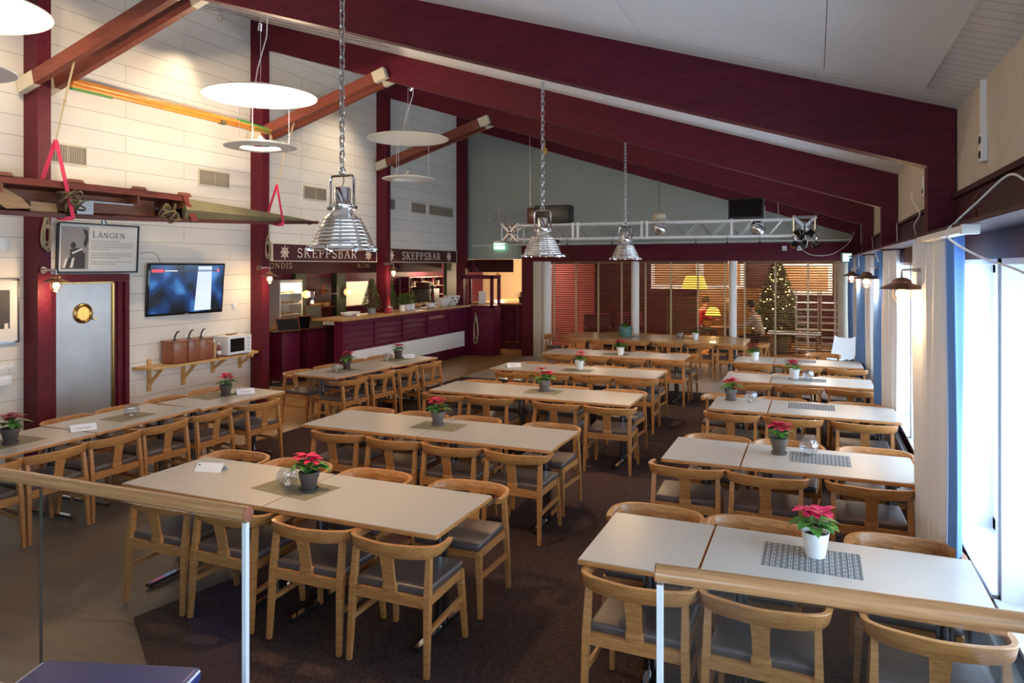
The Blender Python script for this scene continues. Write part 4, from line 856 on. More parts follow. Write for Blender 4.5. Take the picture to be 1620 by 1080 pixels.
# shelf with brackets
t = thing('wall_shelf', 'long pine wall shelf carried by four wooden brackets', 'shelf', (WX, 8.05, .885))
m = MB(); m.prism([(0, -1.12), (.28, -1.05), (.33, -.75), (.33, .7), (.18, 1.08), (0, 1.1)][::-1], 'z', -.035, 0); m.build('board', 'pine', t)
for y in (-.86, -.28, .28, .84): m = MB(); m.box(0, .035, y-.025, y+.025, -.36 if y < 0 else -.26, 0 if y > -.8 else .08).bar((.02, y, -.27 if y < 0 else -.20), (.26, y, -.04), .035, .035).box(0, .28, y-.018, y+.018, -.07, -.035); m.build('bracket', 'pine', t)
for i, y in enumerate((7.48, 7.73, 7.95)):
    t = thing('condiment_dispenser', ['left','middle','right'][i]+' one of three red-brown wooden pump dispensers on the wall shelf', 'dispenser', (WX+.17, y, .886), 0, 'wooden pump dispensers')
    m = MB(); m.box(-.12, .12, -.115, .115, .008, .30, .006); m.build('box', 'teak', t); m = MB(); m.box(-.13, .13, -.122, .122, .30, .318, .004); m.build('lid', 'teak', t)
    m = MB(); m.cyl((0, 0, .318), (0, 0, .33), .03, n=14); m.tube([(0, 0, .33), (.0, .01, .38), (.0, .045, .43), (.0, .085, .44)], [.012, .012, .011, .009], 8); m.build('pump_lever', 'black', t)
    m = MB(); m.bar((.12, .0, .265), (.20, .04, .262), .03, .012); m.build('spout', 'tan', t)
    m = MB()
    for sx in (-.09, .09):
        for sy in (-.09, .09): m.cyl((sx, sy, 0), (sx, sy, .01), .01, n=8)
    m.build('foot', 'ventdk', t)
def bottle(x, y, z, r, h, mat, cap, name, label, cat='bottle', group=None):
    t = thing(name, label, cat, (x, y, z), 0, group); m = MB(); m.lathe([(0, 0), (r, 0), (r, h*.6), (r*.45, h*.78), (r*.4, h*.86), (0, h*.86)], 14); m.build('bottle_body', mat, t)
    m = MB(); m.lathe([(r*.45, h*.85), (r*.45, h*.97), (r*.2, h), (0, h)], 12); m.build('cap', cap, t); return t
bottle(WX+.26, 8.12, .887, .026, .27, 'tan', 'white', 'wooden_peppermill', 'slim wooden mill on the shelf beside the microwave', 'mill')
b = bottle(WX+.27, 8.20, .887, .034, .22, 'hullred', 'potw', 'ketchup_bottle', 'dark red sauce bottle with white cap beside the microwave'); m = MB(); m.lathe([(.0345, .05), (.0345, .10)], 14, cap=False); m.build('bottle_label', 'potw', b)
t = thing('microwave_oven', 'white microwave oven on the right part of the wall shelf', 'microwave', (WX+.18, 8.54, .888))
m = MB(); m.box(-.17, .16, -.25, .25, .015, .30, .008); m.build('housing', 'plastic', t); m = MB(); m.box(.16, .175, -.245, .13, .02, .295, .003); d_ = m.build('door', 'plastic', t)
m = MB(); m.box(.175, .177, -.20, .09, .06, .26); m.build('door_window', 'blackgl', d_)
m = MB(); m.box(.16, .168, .14, .245, .02, .295); m.build('control_panel', 'plastic', t); m = MB()
for k_ in range(4): m.box(.168, .172, .17, .20, .06+.06*k_, .075+.06*k_)
m.build('buttons', 'grey', t); m = MB()
for sx in (-.14, .13):
    for sy in (-.2, .2): m.cyl((sx, sy, 0), (sx, sy, .016), .014, n=8)
m.build('foot', 'black', t)
m = MB(); m.box(-.04, .04, -.11, .11, 0, .018, .004); tag(m.build('remote_tray', 'teak', None, (WX+.16, 8.56, 1.19), .3), 'small dark wooden tray lying on the microwave', 'tray')
# vents high on the wall
for i, (y, w_, z) in enumerate(((6.01, .50, 3.63), (8.37, .58, 3.59), (10.78, .62, 3.59), (13.24, .5, 3.60), (14.52, .62, 3.60), (15.62, 1.2, 3.60))):
    t = thing('wall_vent', ['rectangular wall grille above the canoe beside the nearest post', 'rectangular wall grille above the canoe bow', 'rectangular wall grille left of the nearest chrome pendant', 'small wall grille right of the third left post', 'wall grille over the second bar sign, left of a pair', 'long wall grille over the second bar sign, right of a pair'][i], 'vent', (WX, y, z), 0, 'ventilation grilles on the left wall')
    h = w_/2; m = MB(); m.box(0, .012, -h-.02, h+.02, -.13, .13); m.build('frame', 'siding' if 0 else 'cream', t); m = MB(); m.box(.012, .014, -h, h, -.105, .105); m.build('backing', 'ventdk', t); m = MB()
    if i < 2:
        for k_ in range(10): m.box(.014, .022, -h, h, -.1+k_*.021, -.091+k_*.021)
    for k_ in range(int(w_/.03)): m.box(.014, .024, -h+k_*.03, -h+.012+k_*.03, -.105, .105)
    m.box(.014, .026, -.012, .012, -.105, .105); m.build('slats', 'vent', t)
m = MB(); m.lathe([(0, 0), (.07, 0), (.075, .03), (.05, .045), (0, .045)], 20, mat=rot('Y', PI/2)); tag(m.build('round_detector', 'plastic', None, (WX, 5.25, 2.50)), 'round white detector on the siding left of the nearest post', 'detector')
t = thing('coat_hook_rail', 'white coat hooks low on the wall at the left edge', 'coat hooks', (WX, 5.2, 1.02)); m = MB(); m.box(0, .02, -.18, .18, .02, .10, .004); m.build('rail', 'plastic', t)
for k_ in range(4): m = MB(); m.tube([(.02, -.13+k_*.085, .06), (.07, -.13+k_*.085, .05), (.08, -.13+k_*.085, .09)], .007, 6); m.build('hook', 'plastic', t)
m = MB(); m.box(0, .07, -.06, .12, -.12, -.01, .01); m.build('box_cover', 'plastic', t)
m = MB(); m.box(0, .02, -.04, .04, -.04, .04, .004).box(.02, .03, -.02, .02, -.02, .02); tag(m.build('wall_socket', 'plastic', None, (WX, 8.78, 1.62)), 'small white wall socket right of the television', 'socket')
t = thing('picture_lamp', 'small bent wall lamp over the top of the LÅNGEN poster', 'wall lamp', (WX, 5.9, 2.78)); m = MB(); m.tube([(.0, -.15, -.1), (.1, .0, .05), (.22, .35, .12), (.24, .42, .08)], .006, 6); m.build('arm', 'alu', t); m = MB(); m.cyl((.24, .42, .09), (.24, .44, .0), .022, .032, 14); m.build('head', 'alu', t)
# rope coils
def rope_coil(x, y, z, h, w_, n, label, name='rope_coil', r=.007, axis='x'):
    rn_ = random.Random(int(abs(y)*100)); m = MB()
    for k_ in range(n):
        pts = []; ww = w_*(.6+rn_.random()*.5)/2; hh_ = h*(.7+rn_.random()*.3); off = rn_.uniform(-.02, .02); xx = rn_.uniform(0, .03)
        for i in range(17):
            a = 2*PI*i/16; q = (math.sin(a))*ww*(.35+.65*(1-math.cos(a))/2)+off*(1-math.cos(a))/2; zz_ = -hh_*(1-math.cos(a))/2
            pts.append((xx, q, zz_) if axis == 'x' else (q, xx, zz_))
        m.tube(pts[:-1], r, 6, True)
    m.tube([(.02, 0, 0), (.02, 0.01, .25)] if axis == 'x' else [(0, -.02, 0), (0, -.02, .06)], r, 6)
    for i in range(4): m.tube([(math.cos(a)*.03+.015, math.sin(a)*.03, -.1-i*.012) for a in [q*PI/4 for q in range(8)]] if axis == 'x' else [(math.cos(a)*.03, math.sin(a)*.03, -.08-i*.02) for a in [q*PI/4 for q in range(8)]], r, 5, True)
    return tag(m.build(name, 'rope', None, (x, y, z)), label, 'rope', 'coiled ropes')
rope_coil(-8.23, 5.57, 2.83, .42, .16, 6, 'coil of rope hanging on the nearest left post')
rope_coil(-8.23, 9.24, 2.75, .42, .15, 6, 'coil of rope hanging on the second left post')
rope_coil(-7.85, 16.235, 1.02, .78, .14, 2, 'long loop of thick rope hanging at the end of the bar', 'rope_loop', .014, 'y')

# ------------------------------------------------------------------ rowing boat hung along the wall
t = thing('canoe', 'long narrow wooden canoe hanging on its side along the left wall', 'canoe', (0, 0, 0)); CX = -7.62
def sec(y):   # half height of the opening, centre z, depth
    f = max(0, min(1, (y-5.6)/(9.76-5.6))); h = .165*(1-f**1.7)+.004; z = 2.955+.0*(y); z = 2.965+(y-4.7)*.012*(1 if y < 7 else 1); z = z if y < 7 else 2.993-.004*(y-7); return h, z, .30*(1-f**1.6)+.01
ys = [1.0+i*.4 for i in range(22)]+[9.6, 9.76]
m = MB(); rs = []; m.sm = True
for y in ys:
    h, z, d = sec(y); rs.append([Vector((CX-math.sin(PI*i/10)*d, y, z+h*math.cos(PI*i/10))) for i in range(11)]+[Vector((CX-math.sin(PI*i/10)*d*.93+.0, y, z+(h-.008)*math.cos(PI*i/10))) for i in range(10, -1, -1)])
m.rings(rs); m.build('hull', 'hulldk', t)
def strip(name, mat, y0, y1, up, th, hh_, xo=0, n=14):
    m = MB(); rs = []
    for i in range(n+1):
        y = y0+(y1-y0)*i/n; h, z, d = sec(y); zz_ = z+up*h; rs.append([Vector((CX+xo, y, zz_-hh_/2)), Vector((CX+xo+th, y, zz_-hh_/2)), Vector((CX+xo+th, y, zz_+hh_/2)), Vector((CX+xo, y, zz_+hh_/2))])
    m.rings(rs); return m.build(name, mat, t)
strip('lower_gunwale', 'hulldk', 1.0, 9.7, -1, .03, .05)
strip('upper_coaming', 'hullred', 1.0, 7.05, 1, .03, .075, 0)
m = MB()
for y in (2.3, 3.5, 4.7, 5.48, 6.3, 6.98):
    h, z, d = sec(y); m.prism([(y-.12, z+h+.03), (y+.12, z+h+.03), (y+.08, z+h+.075), (y-.08, z+h+.075)], 'x', CX, CX+.03); m.box(CX-.18, CX+.01, y-.015, y+.015, z+h-.13, z+h+.04)
m.build('ribs', 'teak', t)
m = MB(); rs = []
for y in [1.2+.5*i for i in range(12)]:
    h, z, d = sec(y); rs.append([Vector((CX-d*.75, y, z-h*.9)), Vector((CX-d*.70, y, z-h*.9)), Vector((CX-d*.70, y, z+h*.75)), Vector((CX-d*.75, y, z+h*.75))])
m.rings(rs); m.build('floorboards', 'teak', t)
for y in (4.35, 5.75, 3.0): h, z, d = sec(y); m = MB(); m.box(CX-.12, CX-.08, y-.03, y+.55, z+.01, z+.03).box(CX-.13, CX-.05, y-.2, y+.0, z-h+.02, z+.02); m.build('seat_rail', 'alu', t)
m = MB(); h, z, d = sec(4.75); m.prism([(4.4, z+.12), (4.75, z+.10), (4.95, z+.0), (5.05, z-.10), (4.8, z-.12), (4.6, z-.02), (4.4, z-.0)], 'x', CX-.10, CX-.06); m.prism([(5.05, z-.13), (5.35, z-.13), (5.32, z-.03), (5.05, z-.02)], 'x', CX-.12, CX-.08); m.build('seat', 'orange' if 0 else 'tan', t)
m = MB(); rs = []
for i in range(15):
    y = 6.98+(9.74-6.98)*i/14; h, z, d = sec(y); k_ = .05*(1-i/14)+.004; rs.append([Vector((CX-.02, y, z-h)), Vector((CX+.0, y, z-h)), Vector((CX+k_+.01, y, z-h*.05)), Vector((CX+.0, y, z+h)), Vector((CX-.02, y, z+h))])
m.rings(rs); m.build('canvas_deck', 'canvas', t)
m = MB(); h, z, d = sec(7.05); m.prism([(6.93, z+h+.04), (7.0, z+h+.03), (7.2, z-h+.0), (7.08, z-h-.01)], 'x', CX-.02, CX+.045); m.build('coaming_end', 'hullred', t)
m = MB(); m.ball((CX, 9.74, 2.98), .022, 10, (1, 1.6, 1)); m.ball((CX-.02, 9.55, 2.945), .03, 10, (1, 1.6, .6)); m.build('bow_fitting', 'brass', t)
def bundle(y, z, s_, seed, label):
    rn_ = random.Random(seed); m = MB()
    for k_ in range(16):
        c = Vector((rn_.uniform(-.02, .03), rn_.uniform(-.10, .10)*s_, rn_.uniform(-.07, .07)*s_)); ax = Vector((rn_.uniform(-1, 1), rn_.uniform(-1, 1), rn_.uniform(-1, 1))).normalized(); u = ax.orthogonal().normalized(); v = ax.cross(u); rr = rn_.uniform(.03, .08)*s_
        m.tube([c+u*math.cos(a)*rr+v*math.sin(a)*rr*.6 for a in [q*PI/5 for q in range(10)]], .012, 6, True)
    tag(m.build('rope_bundle', 'ropedk', None, (CX+.02, y, z)), label, 'rope', 'tangled ropes stowed in the canoe')
bundle(5.45, 2.97, 1.1, 5, 'tangled olive rope stowed in the canoe beside the pink strap')
bundle(6.72, 2.93, 1.0, 6, 'tangled olive rope stowed at the front end of the canoe cockpit')
for i, (y, zt, zb, lb) in enumerate(((5.25, 3.62, 2.80, 'pink strap sling holding the canoe near the first post'), (8.72, 3.50, 2.90, 'pink strap sling holding the canoe bow'))):
    t = thing('strap_sling', lb, 'strap', (CX+.03, y, 0), 0, 'pink straps carrying the canoe'); h, z, d = sec(y); sp = .17-.08*i
    k1 = 1 if i == 0 else .55
    m = MB(); m.bar((0, 0, zt), (-.14, -.07*k1, z+h), .045, .005, up=(1, 0, 0)); m.build('webbing', 'pink', t)
    m = MB(); m.bar((0, 0, zt), (.045, .17*k1, z-h-.02), .045, .005, up=(1, 0, 0)); m.build('webbing', 'pink', t)
    m = MB(); m.bar((.045, .17*k1, z-h-.02), (-.02, .08*k1, z-h-.035), .045, .006, up=(1, 0, 0)); m.bar((-.02, .08*k1, z-h-.035), (-.30, -.02, z-h*.5), .045, .006, up=(1, 0, 0)); m.build('webbing', 'pink', t)
    zz_ = 4.25+(CX+.03+8.45)*.308+.0; m = MB(); yb = (5.45 if i == 0 else 9.10)-y
    m.tube([(0, 0, zt), (-.01, yb*.5, (zt+zz_)/2), (0, yb, zz_)], .006, 6); m.tube([(0, 0, zt), (.02, yb*.4, (zt+zz_)/2-.05), (.02, yb, zz_)], .006, 6); m.tube([(math.cos(a)*.02, yb*.5+0, (zt+zz_)/2+math.sin(a)*.02) for a in [q*PI/3 for q in range(6)]], .008, 5, True); m.build('rope', 'rope', t)
# oars lying on the braces
for i, (a, b, mt) in enumerate((((-8.02, 5.70, 4.50), (-8.06, 9.06, 4.44), 'orange'), ((-7.95, 5.70, 4.46), (-8.0, 9.06, 4.41), 'orange'), ((-7.98, 5.70, 4.42), (-8.02, 9.06, 4.37), 'orange'))):
    a = Vector(a); b = Vector(b); a.z -= .07; b.z -= .0; t = thing('oar', ['upper', 'middle', 'lower'][i]+' orange oar with green end resting across the braces above the canoe', 'oar', (0, 0, 0), 0, 'oars resting on the braces')
    m = MB(); m.tube([a, a.lerp(b, .55), b], [.026, .030, .020], 10); m.build('shaft', mt, t)
    m = MB(); q = a.lerp(b, .80)+Vector((0, 0, .03)); m.bar(q, b-(b-a)*.01, .03, .03, .05, .02); 
    m.build('blade', 'green', t)
    if i == 2: m = MB(); m.bar(a.lerp(b, .0)-Vector((0, 0, .03)), a.lerp(b, .16)-Vector((0, 0, .03)), .05, .025, .03, .02); m.build('grip', 'green', t); m = MB(); q = a.lerp(b, .36 if i < 2 else .68); m.cyl(q, q+(b-a)*.03, .042, n=12); m.build('collar', 'ropedk', t)

# ================================================================== BAR
def bar_sign(y0, y1, ty0, ty1, wy, label):
    t = thing('bar_sign', label, 'sign', (XL, 0, 2.49)); m = MB(); m.box(0, .05, y0, y1, -.15, .15); m.build('board', 'signplum', t)
    m = MB()
    for a in ((y0, y1, .143, .155), (y0, y1, -.155, -.143), (y0-.008, y0+.006, -.155, .155), (y1-.006, y1+.008, -.155, .155)): m.box(0, .058, *a)
    m.build('border', 'letter', t)
    m = MB(); lettering(m, 'SKEPPSBAR', (.051, ty0, -.085), (0, 1, 0), (0, 0, 1), .165, .005, total=ty1-ty0, gap=.10); m.build('lettering', 'letter', t)
    for wyy in wy:
        m = MB()
        for rr, th in ((.070, .009), (.030, .007)): m.tube([(.055, wyy+math.cos(a)*rr, math.sin(a)*rr) for a in [q*PI/12 for q in range(24)]], th, 6, True)
        m.cyl((.051, wyy, 0), (.062, wyy, 0), .014, n=12)
        for k_ in range(8): a = k_*PI/4; c_, s_ = math.cos(a), math.sin(a); m.tube([(.056, wyy+c_*.012, s_*.012), (.056, wyy+c_*.085, s_*.085), (.056, wyy+c_*.098, s_*.098), (.056, wyy+c_*.122, s_*.122)], [.005, .005, .011, .005], 6)
        m.build('ship_wheel_emblem', 'letter', t)
bar_sign(9.60, 12.72, 10.22, 12.02, (9.90, 12.42), 'long plum sign reading SKEPPSBAR between the second and third left posts')
bar_sign(13.06, 16.36, 13.72, 15.50, (13.28, 15.93), 'long plum sign reading SKEPPSBAR between the third and fourth left posts')
t = thing('header_board', 'dark header board lettered KONDIS and KÖK below the first bar sign', 'sign', (-9.0, 0, 2.25)); m = MB(); m.box(-.06, 0, 9.56, 16.6, -.14, .09); m.build('board', 'plumdk', t)
m = MB(); lettering(m, 'KONDIS.', (.001, 10.0, -.04), (0, 1, 0), (0, 0, 1), .105, .004, total=.80, gap=.08); lettering(m, '.KÖK.', (.001, 12.78, -.03), (0, 1, 0), (0, 0, 1), .085, .004, total=.56, gap=.08); m.build('lettering', 'gold', t)
# counter
t = thing('bar_counter', 'long plum panelled bar counter with oak worktop', 'bar counter', (-8.05, 10.98, .004))
m = MB(); m.box(-.20, -.045, .04, 5.25, .14, 1.225).box(-.20, -.14, .04, 5.25, 0, .139); m.build('carcass', 'plumbar', t)
m = MB(); m.box(-.62, .06, -.06, 5.27, 1.226, 1.268, .008); m.build('worktop', 'oakdk', t)
m = MB()
for k_ in range(5):
    y0 = .04+k_*1.042; m.box(-.045, .0, y0, y0+.08, .1, 1.225); m.box(-.045, .0, y0+.08, y0+1.042, 1.15, 1.225); m.box(-.045, .0, y0+.08, y0+1.042, .60, .68)
    for j in range(4): m.prism([(-.045, .69+j*.115), (-.006, .69+j*.115), (-.040, .795+j*.115), (-.045, .795+j*.115)][::-1], 'y', y0+.08, y0+1.042) if 0 else m.rings([[Vector((-.045, yy_, .69+j*.115)), Vector((-.006, yy_, .69+j*.115)), Vector((-.040, yy_, .798+j*.115)), Vector((-.045, yy_, .798+j*.115))] for yy_ in (y0+.08, y0+1.042)])
m.box(-.045, .0, 5.21, 5.25, .1, 1.225)
m.build('louvred_panels', 'plumbar', t)
m = MB(); m.box(-.02, .016, .30, 5.0, .27, .64); m.build('white_kick_board', 'white', t)
# end cabinet with glazed top
t = thing('end_cabinet', 'tall plum cabinet with glazed upper part closing the end of the bar', 'cabinet', (-7.80, 16.55, .004))
m = MB(); m.box(-.48, .40, -.28, .22, 0, 1.20, .004); m.build('body', 'plumbar', t)
m = MB()
for q in (-.48, .33):
    for y in (-.28, .15): m.box(q, q+.07, y, y+.07, 1.2, 2.0)
m.box(-.48, .40, -.28, .22, 1.93, 2.02).box(-.48, .40, -.28, .22, 1.2, 1.26); m.build('upper_frame', 'plumbar', t)
m = MB(); m.box(-.41, .33, -.26, -.255, 1.26, 1.93).box(.37, .375, -.21, .15, 1.26, 1.93); m.build('pane', 'pane', t)
m = MB(); m.box(.02, .22, -.285, -.28, 1.30, 1.62); m.build('white_notice', 'card', t)
m = MB(); m.box(.06, .34, -.283, -.278, .08, .12).box(.06, .34, -.283, -.278, 1.05, 1.09); m.build('panel_moulding', 'plum', t)
for i, (y0, y1, x) in enumerate(((10.60, 11.08, -9.12), (11.28, 11.85, -9.10))):
    t = thing('serving_cabinet', ['plum cabinet on castors nearest the bar opening edge', 'plum cabinet on castors left of the bar counter'][i], 'cabinet', (x, y0, .006), R(-6)); m = MB(); m.box(-.42, 0, 0, y1-y0, .10, .99, .003); m.build('body', 'plumbar', t)
    m = MB(); m.box(-.002, .004, .0, .012, .1, .99).box(-.002, .004, y1-y0-.012, y1-y0, .1, .99); m.build('brass_edge', 'brass', t); m = MB(); m.box(-.44, .02, -.01, y1-y0+.01, .99, 1.01); m.build('top', 'plumdk', t)
    m = MB()
    for a in (-.36, -.06):
        for b in (.06, y1-y0-.06): m.cyl((a-.012, b, .045), (a+.012, b, .045), .045, n=14); m.box(a-.01, a+.01, b-.01, b+.01, .045, .1)
    m.build('castor', 'steel', t)
t = thing('back_counter', 'plum back counter with light wooden top in the serving area', 'counter', (-10.3, 0, .006)); m = MB(); m.box(-.28, .35, 9.8, 14.4, 0, .96).box(.35, .9, 12.0, 14.4, 0, 1.0); m.build('body', 'plumbar', t); m = MB(); m.box(-.29, .38, 9.75, 14.45, .96, 1.0, .004).box(.38, .95, 11.95, 14.45, 1.0, 1.04, .004); m.build('top', 'oakdk', t)
def board(x, y, z, w_, h, lean, rz, label, mat='blackgl', name='menu_board'):
    t = thing(name, label, 'menu board', (x, y, z), R(rz)); t.rotation_euler = (0, R(lean), R(rz)); m = MB(); b_ = .018
    m.box(-.01, .012, -w_/2, -w_/2+b_, 0, h).box(-.01, .012, w_/2-b_, w_/2, 0, h).box(-.01, .012, -w_/2, w_/2, 0, b_).box(-.01, .012, -w_/2, w_/2, h-b_, h); m.build('frame', 'teak', t); m = MB(); m.box(-.006, .006, -w_/2+b_, w_/2-b_, b_, h-b_); m.build('panel', mat, t)
board(-9.2, 10.90, 1.018, .46, .26, -22, -25, 'dark slanted menu board on the left serving cabinet')
board(-9.22, 11.32, 1.018, .30, .28, 14, -20, 'second dark board leaning behind the first on the serving cabinets')
board(-9.18, 11.66, 1.018, .36, .46, -12, -18, 'tall tan menu board with wooden frame on the right serving cabinet', 'canvas')
m = MB(); m.box(-.25, .25, -.40, .40, 0, .03, .008).box(-.2, .2, -.35, .35, .03, .10, .02); tag(m.build('serving_tray', 'potw', None, (-9.1, 12.45, 1.046)), 'white serving trays beside the bar counter end', 'tray')
# items on the counter
CZ = 1.274
def bowl(x, y, z, r, h, label, dots=False, group=None):
    t = thing('ceramic_bowl', label, 'bowl', (x, y, z), 0, group); m = MB(); m.lathe([(0, 0), (r*.45, 0), (r*.8, h*.35), (r, h), (r*.96, h), (r*.75, h*.4), (r*.4, h*.12), (0, h*.1)], 24); m.build('bowl_body', 'potw', t)
    if dots:
        m = MB()
        for k_ in range(10):
            for j in range(2): a = k_*.628+j*.31; rr = r*(.88+.09*j)+.003; m.ball((math.cos(a)*rr, math.sin(a)*rr, h*(.48+.32*j)), .022, 8, (1, 1, 1))
        m.build('dots', 'plum', t)
bowl(-8.40, 11.64, CZ, .14, .075, 'small white bowl at the near end of the bar counter', group='white bowls'); bowl(-8.44, 11.90, CZ, .14, .075, 'second small white bowl at the near end of the bar counter', group='white bowls')
bowl(-8.28, 14.71, CZ, .14, .12, 'white bowl in front of the bread on the bar counter', group='white bowls')
bowl(-8.40, 15.54, CZ, .22, .20, 'big white bowl with faint specks on the bar counter', group='white bowls'); bowl(-8.40, 15.99, CZ, .22, .24, 'big white bowl with plum dots on the bar counter', True, 'white bowls')
m = MB(); rn = random.Random(9)
for k_ in range(9): m.ball((rn.uniform(-.12, .12), rn.uniform(-.28, .28), rn.uniform(.04, .12)), .06, 8, (1, 1.4, .7))
tag(m.build('bread_loaves', 'tan', None, (-8.53, 14.71, CZ)), 'pile of bread loaves behind the white bowl on the bar', 'bread')['kind'] = 'stuff'
m = MB(); m.box(-.13, .13, -.2, .2, 0, .012, .003); tag(m.build('serving_board', 'card', None, (-8.33, 13.98, CZ)), 'flat white board with papers on the bar counter', 'board')
def conifer(x, y, z, h, r, label, n=1700, pot='galv', lights=0, seed=1, name='small_fir_tree'):
    rn_ = random.Random(seed); t = thing(name, label, 'christmas tree', (x, y, z), 0); hp = h*.16
    m = MB(); m.lathe([(0, 0), (r*.42, 0), (r*.52, hp), (r*.48, hp), (0, hp*.9)], 18); m.build('pot', 'grey', t)
    m = MB(); m.cyl((0, 0, hp*.8), (0, 0, h*.95), r*.06, r*.01, 8); m.build('trunk', 'ropedk', t)
    m = MB(); L = r*.42
    for k_ in range(n):
        f = rn_.random()**.75; zz_ = hp+(h-hp)*f; rr = r*(1-f)**.85*(.35+.65*rn_.random()**.4)+.005; a = rn_.uniform(0, 6.283); b = Vector((math.cos(a)*rr, math.sin(a)*rr, zz_)); l = L*(.5+.6*(1-f))
        m.leaf(b, b+Vector((math.cos(a+rn_.uniform(-.7, .7))*l, math.sin(a+rn_.uniform(-.7, .7))*l, rn_.uniform(-.35, .25)*l)), l*.42, .1, n=2)
    m.build('branches', 'fir', t)
    if lights:
        m = MB()
        for k_ in range(lights): f = rn_.random()**.8; zz_ = hp+(h-hp)*f; rr = r*(1-f)**.85*1.08+.02; a = rn_.uniform(0, 6.283); m.ball((math.cos(a)*rr, math.sin(a)*rr, zz_), .017, 8)
        m.ball((0, 0, h*1.0), .035, 8); m.build('fairy_lights', 'fairy', t)
conifer(-8.40, 12.47, CZ, .72, .17, 'small fir tree in grey pot on the bar counter, left of the third post', seed=3)
conifer(-8.38, 13.10, CZ, .70, .17, 'small fir tree in grey pot on the bar counter, right of the third post', seed=4)
t = thing('santa_gnome', 'red gnome figure with pointed hat between the two small firs', 'figurine', (-8.18, 12.76, CZ)); m = MB(); m.lathe([(0, 0), (.07, 0), (.075, .06), (.05, .13), (0, .14)], 16); m.build('coat', 'red', t); m = MB(); m.lathe([(.048, .17), (.035, .24), (.015, .32), (0, .36)], 14); m.build('hat', 'red', t); m = MB(); m.ball((0, 0, .155), .036); m.ball((.032, -.008, .15), .01); m.build('head', 'skin', t); m = MB(); m.lathe([(0, .06), (.03, .08), (.036, .13), (0, .15)], 12, (.02, -.01, 0)); m.build('beard', 'card', t)
for i, (y, s_) in enumerate(((13.82, 1.0), (14.12, .95), (14.38, 1.0))):
    t = thing('potted_herb', ['leftmost', 'middle', 'rightmost'][i]+' of three leafy plants in white pots on the bar counter', 'plant', (-8.28-.04*i, y*.974, CZ), 0, 'leafy plants in white pots on the bar'); m = MB(); m.lathe([(0, 0), (.055, 0), (.072, .135), (.064, .135), (0, .12)], 18); m.build('pot', 'potw', t); m = MB(); rn_ = random.Random(i+40)
    for k_ in range(160):
        a = rn_.uniform(0, 6.28); f = rn_.random(); rr = .09*math.sin(PI*(.15+.8*f)); b = Vector((math.cos(a)*rr, math.sin(a)*rr, .13+f*.24)); m.leaf(b, b+Vector((math.cos(a)*.06, math.sin(a)*.06, rn_.uniform(-.01, .04))), .034, .1, n=2)
    m.build('foliage', 'herb', t)
t = thing('decorative_figure', 'dark red and black decorative figure standing at the far end of the bar', 'figurine', (-8.50, 15.19, CZ)); m = MB(); m.lathe([(0, 0), (.06, 0), (.05, .1), (.03, .2), (.05, .3), (.02, .42), (0, .45)], 14); m.build('body', 'plumdk', t); m = MB(); m.ball((0, 0, .47), .05); m.build('head', 'black', t); m = MB(); m.bar((0, 0, .33), (.1, -.1, .22), .03, .03); m.bar((0, 0, .33), (-.08, .1, .25), .03, .03); m.build('arms', 'red', t)
# kitchen back wall
KX = -10.6
t = thing('display_fridge', 'lit glass-fronted pastry fridge at the left of the serving area', 'fridge', (KX+.0, 12.22, .96)); m = MB(); m.box(.0, .35, -.34, .34, .04, .08).box(0, .35, -.34, .34, .94, 1.0).box(0, .35, -.36, -.33, .04, 1.0).box(0, .35, .33, .36, .04, 1.0).box(0, .02, -.34, .34, .04, 1.0); m.build('cabinet_body', 'kitwhite', t)
for k_ in range(3):
    m = MB(); m.box(.02, .33, -.33, .33, .26+k_*.22, .272+k_*.22); s2 = m.build('shelf', 'pane' if 0 else 'kitwhite', t); m = MB()
    for q in range(4): m.ball((.2, -.2+q*.13, .30+k_*.22), .05, 8, (1, 1.1, .5))
    m.build('pastries', 'tan', s2)
m = MB(); m.box(.345, .35, -.33, .33, .08, .94); m.build('glass_door', 'pane', t); lamp('POINT', 'fridge_light', (.2, 0, .88), 8, (1, .86, .62), .05, parent=t)
for i, (y, yg) in enumerate(((12.82, 12.83), (14.28, 14.34))):
    m = MB(); m.box(KX, KX+.12, y-.18, y+.18, 1.0, 2.36); struct(m.build('trim_pillar_green_%d' % (i+1), 'greendk'))
    t = thing('globe_wall_lamp', ['left', 'right'][i]+' glowing globe lamp on a dark green pillar behind the bar', 'wall lamp', (KX+.12, yg, 1.63), 0, 'globe lamps on green pillars'); m = MB(); m.cyl((0, 0, 0), (.07, 0, 0), .03, n=12); m.build('mount', 'brass', t); m = MB(); m.ball((.13, 0, 0), .088, 14); m.build('globe', 'globe', t); lamp('POINT', 'globe_light', (.3, 0, .0), 7, WARM2, .09, parent=t)
t = thing('wall_niche_shelf', 'dark plum shelf niche with baskets between the green pillars', 'shelf', (KX, 13.55, 1.05)); m = MB(); m.box(0, .02, -.50, .50, 0, .95); m.build('back', 'plumdk', t)
for z in (.25, .55): m = MB(); m.box(.02, .22, -.48, .48, z, z+.02); m.build('shelf', 'plum', t)
for i, y in enumerate((13.3, 13.62)):
    m = MB(); m.lathe([(0, 0), (.10, 0), (.14, .09), (.13, .09), (0, .02)], 4); tag(m.build('wicker_basket', 'tan', None, (KX+.13, y, 1.325), R(45)), ['left', 'right'][i]+' tan basket on the dark niche shelf behind the bar', 'basket', 'baskets on the niche shelf')
m = MB(); m.lathe([(0, 0), (.06, 0), (.10, .05), (.16, .07), (.05, .10), (.03, .18), (0, .2)], 12); tag(m.build('ship_model', 'teak', None, (KX+.19, 13.5, 1.623)), 'dark ornament on the upper niche shelf behind the bar', 'ornament')
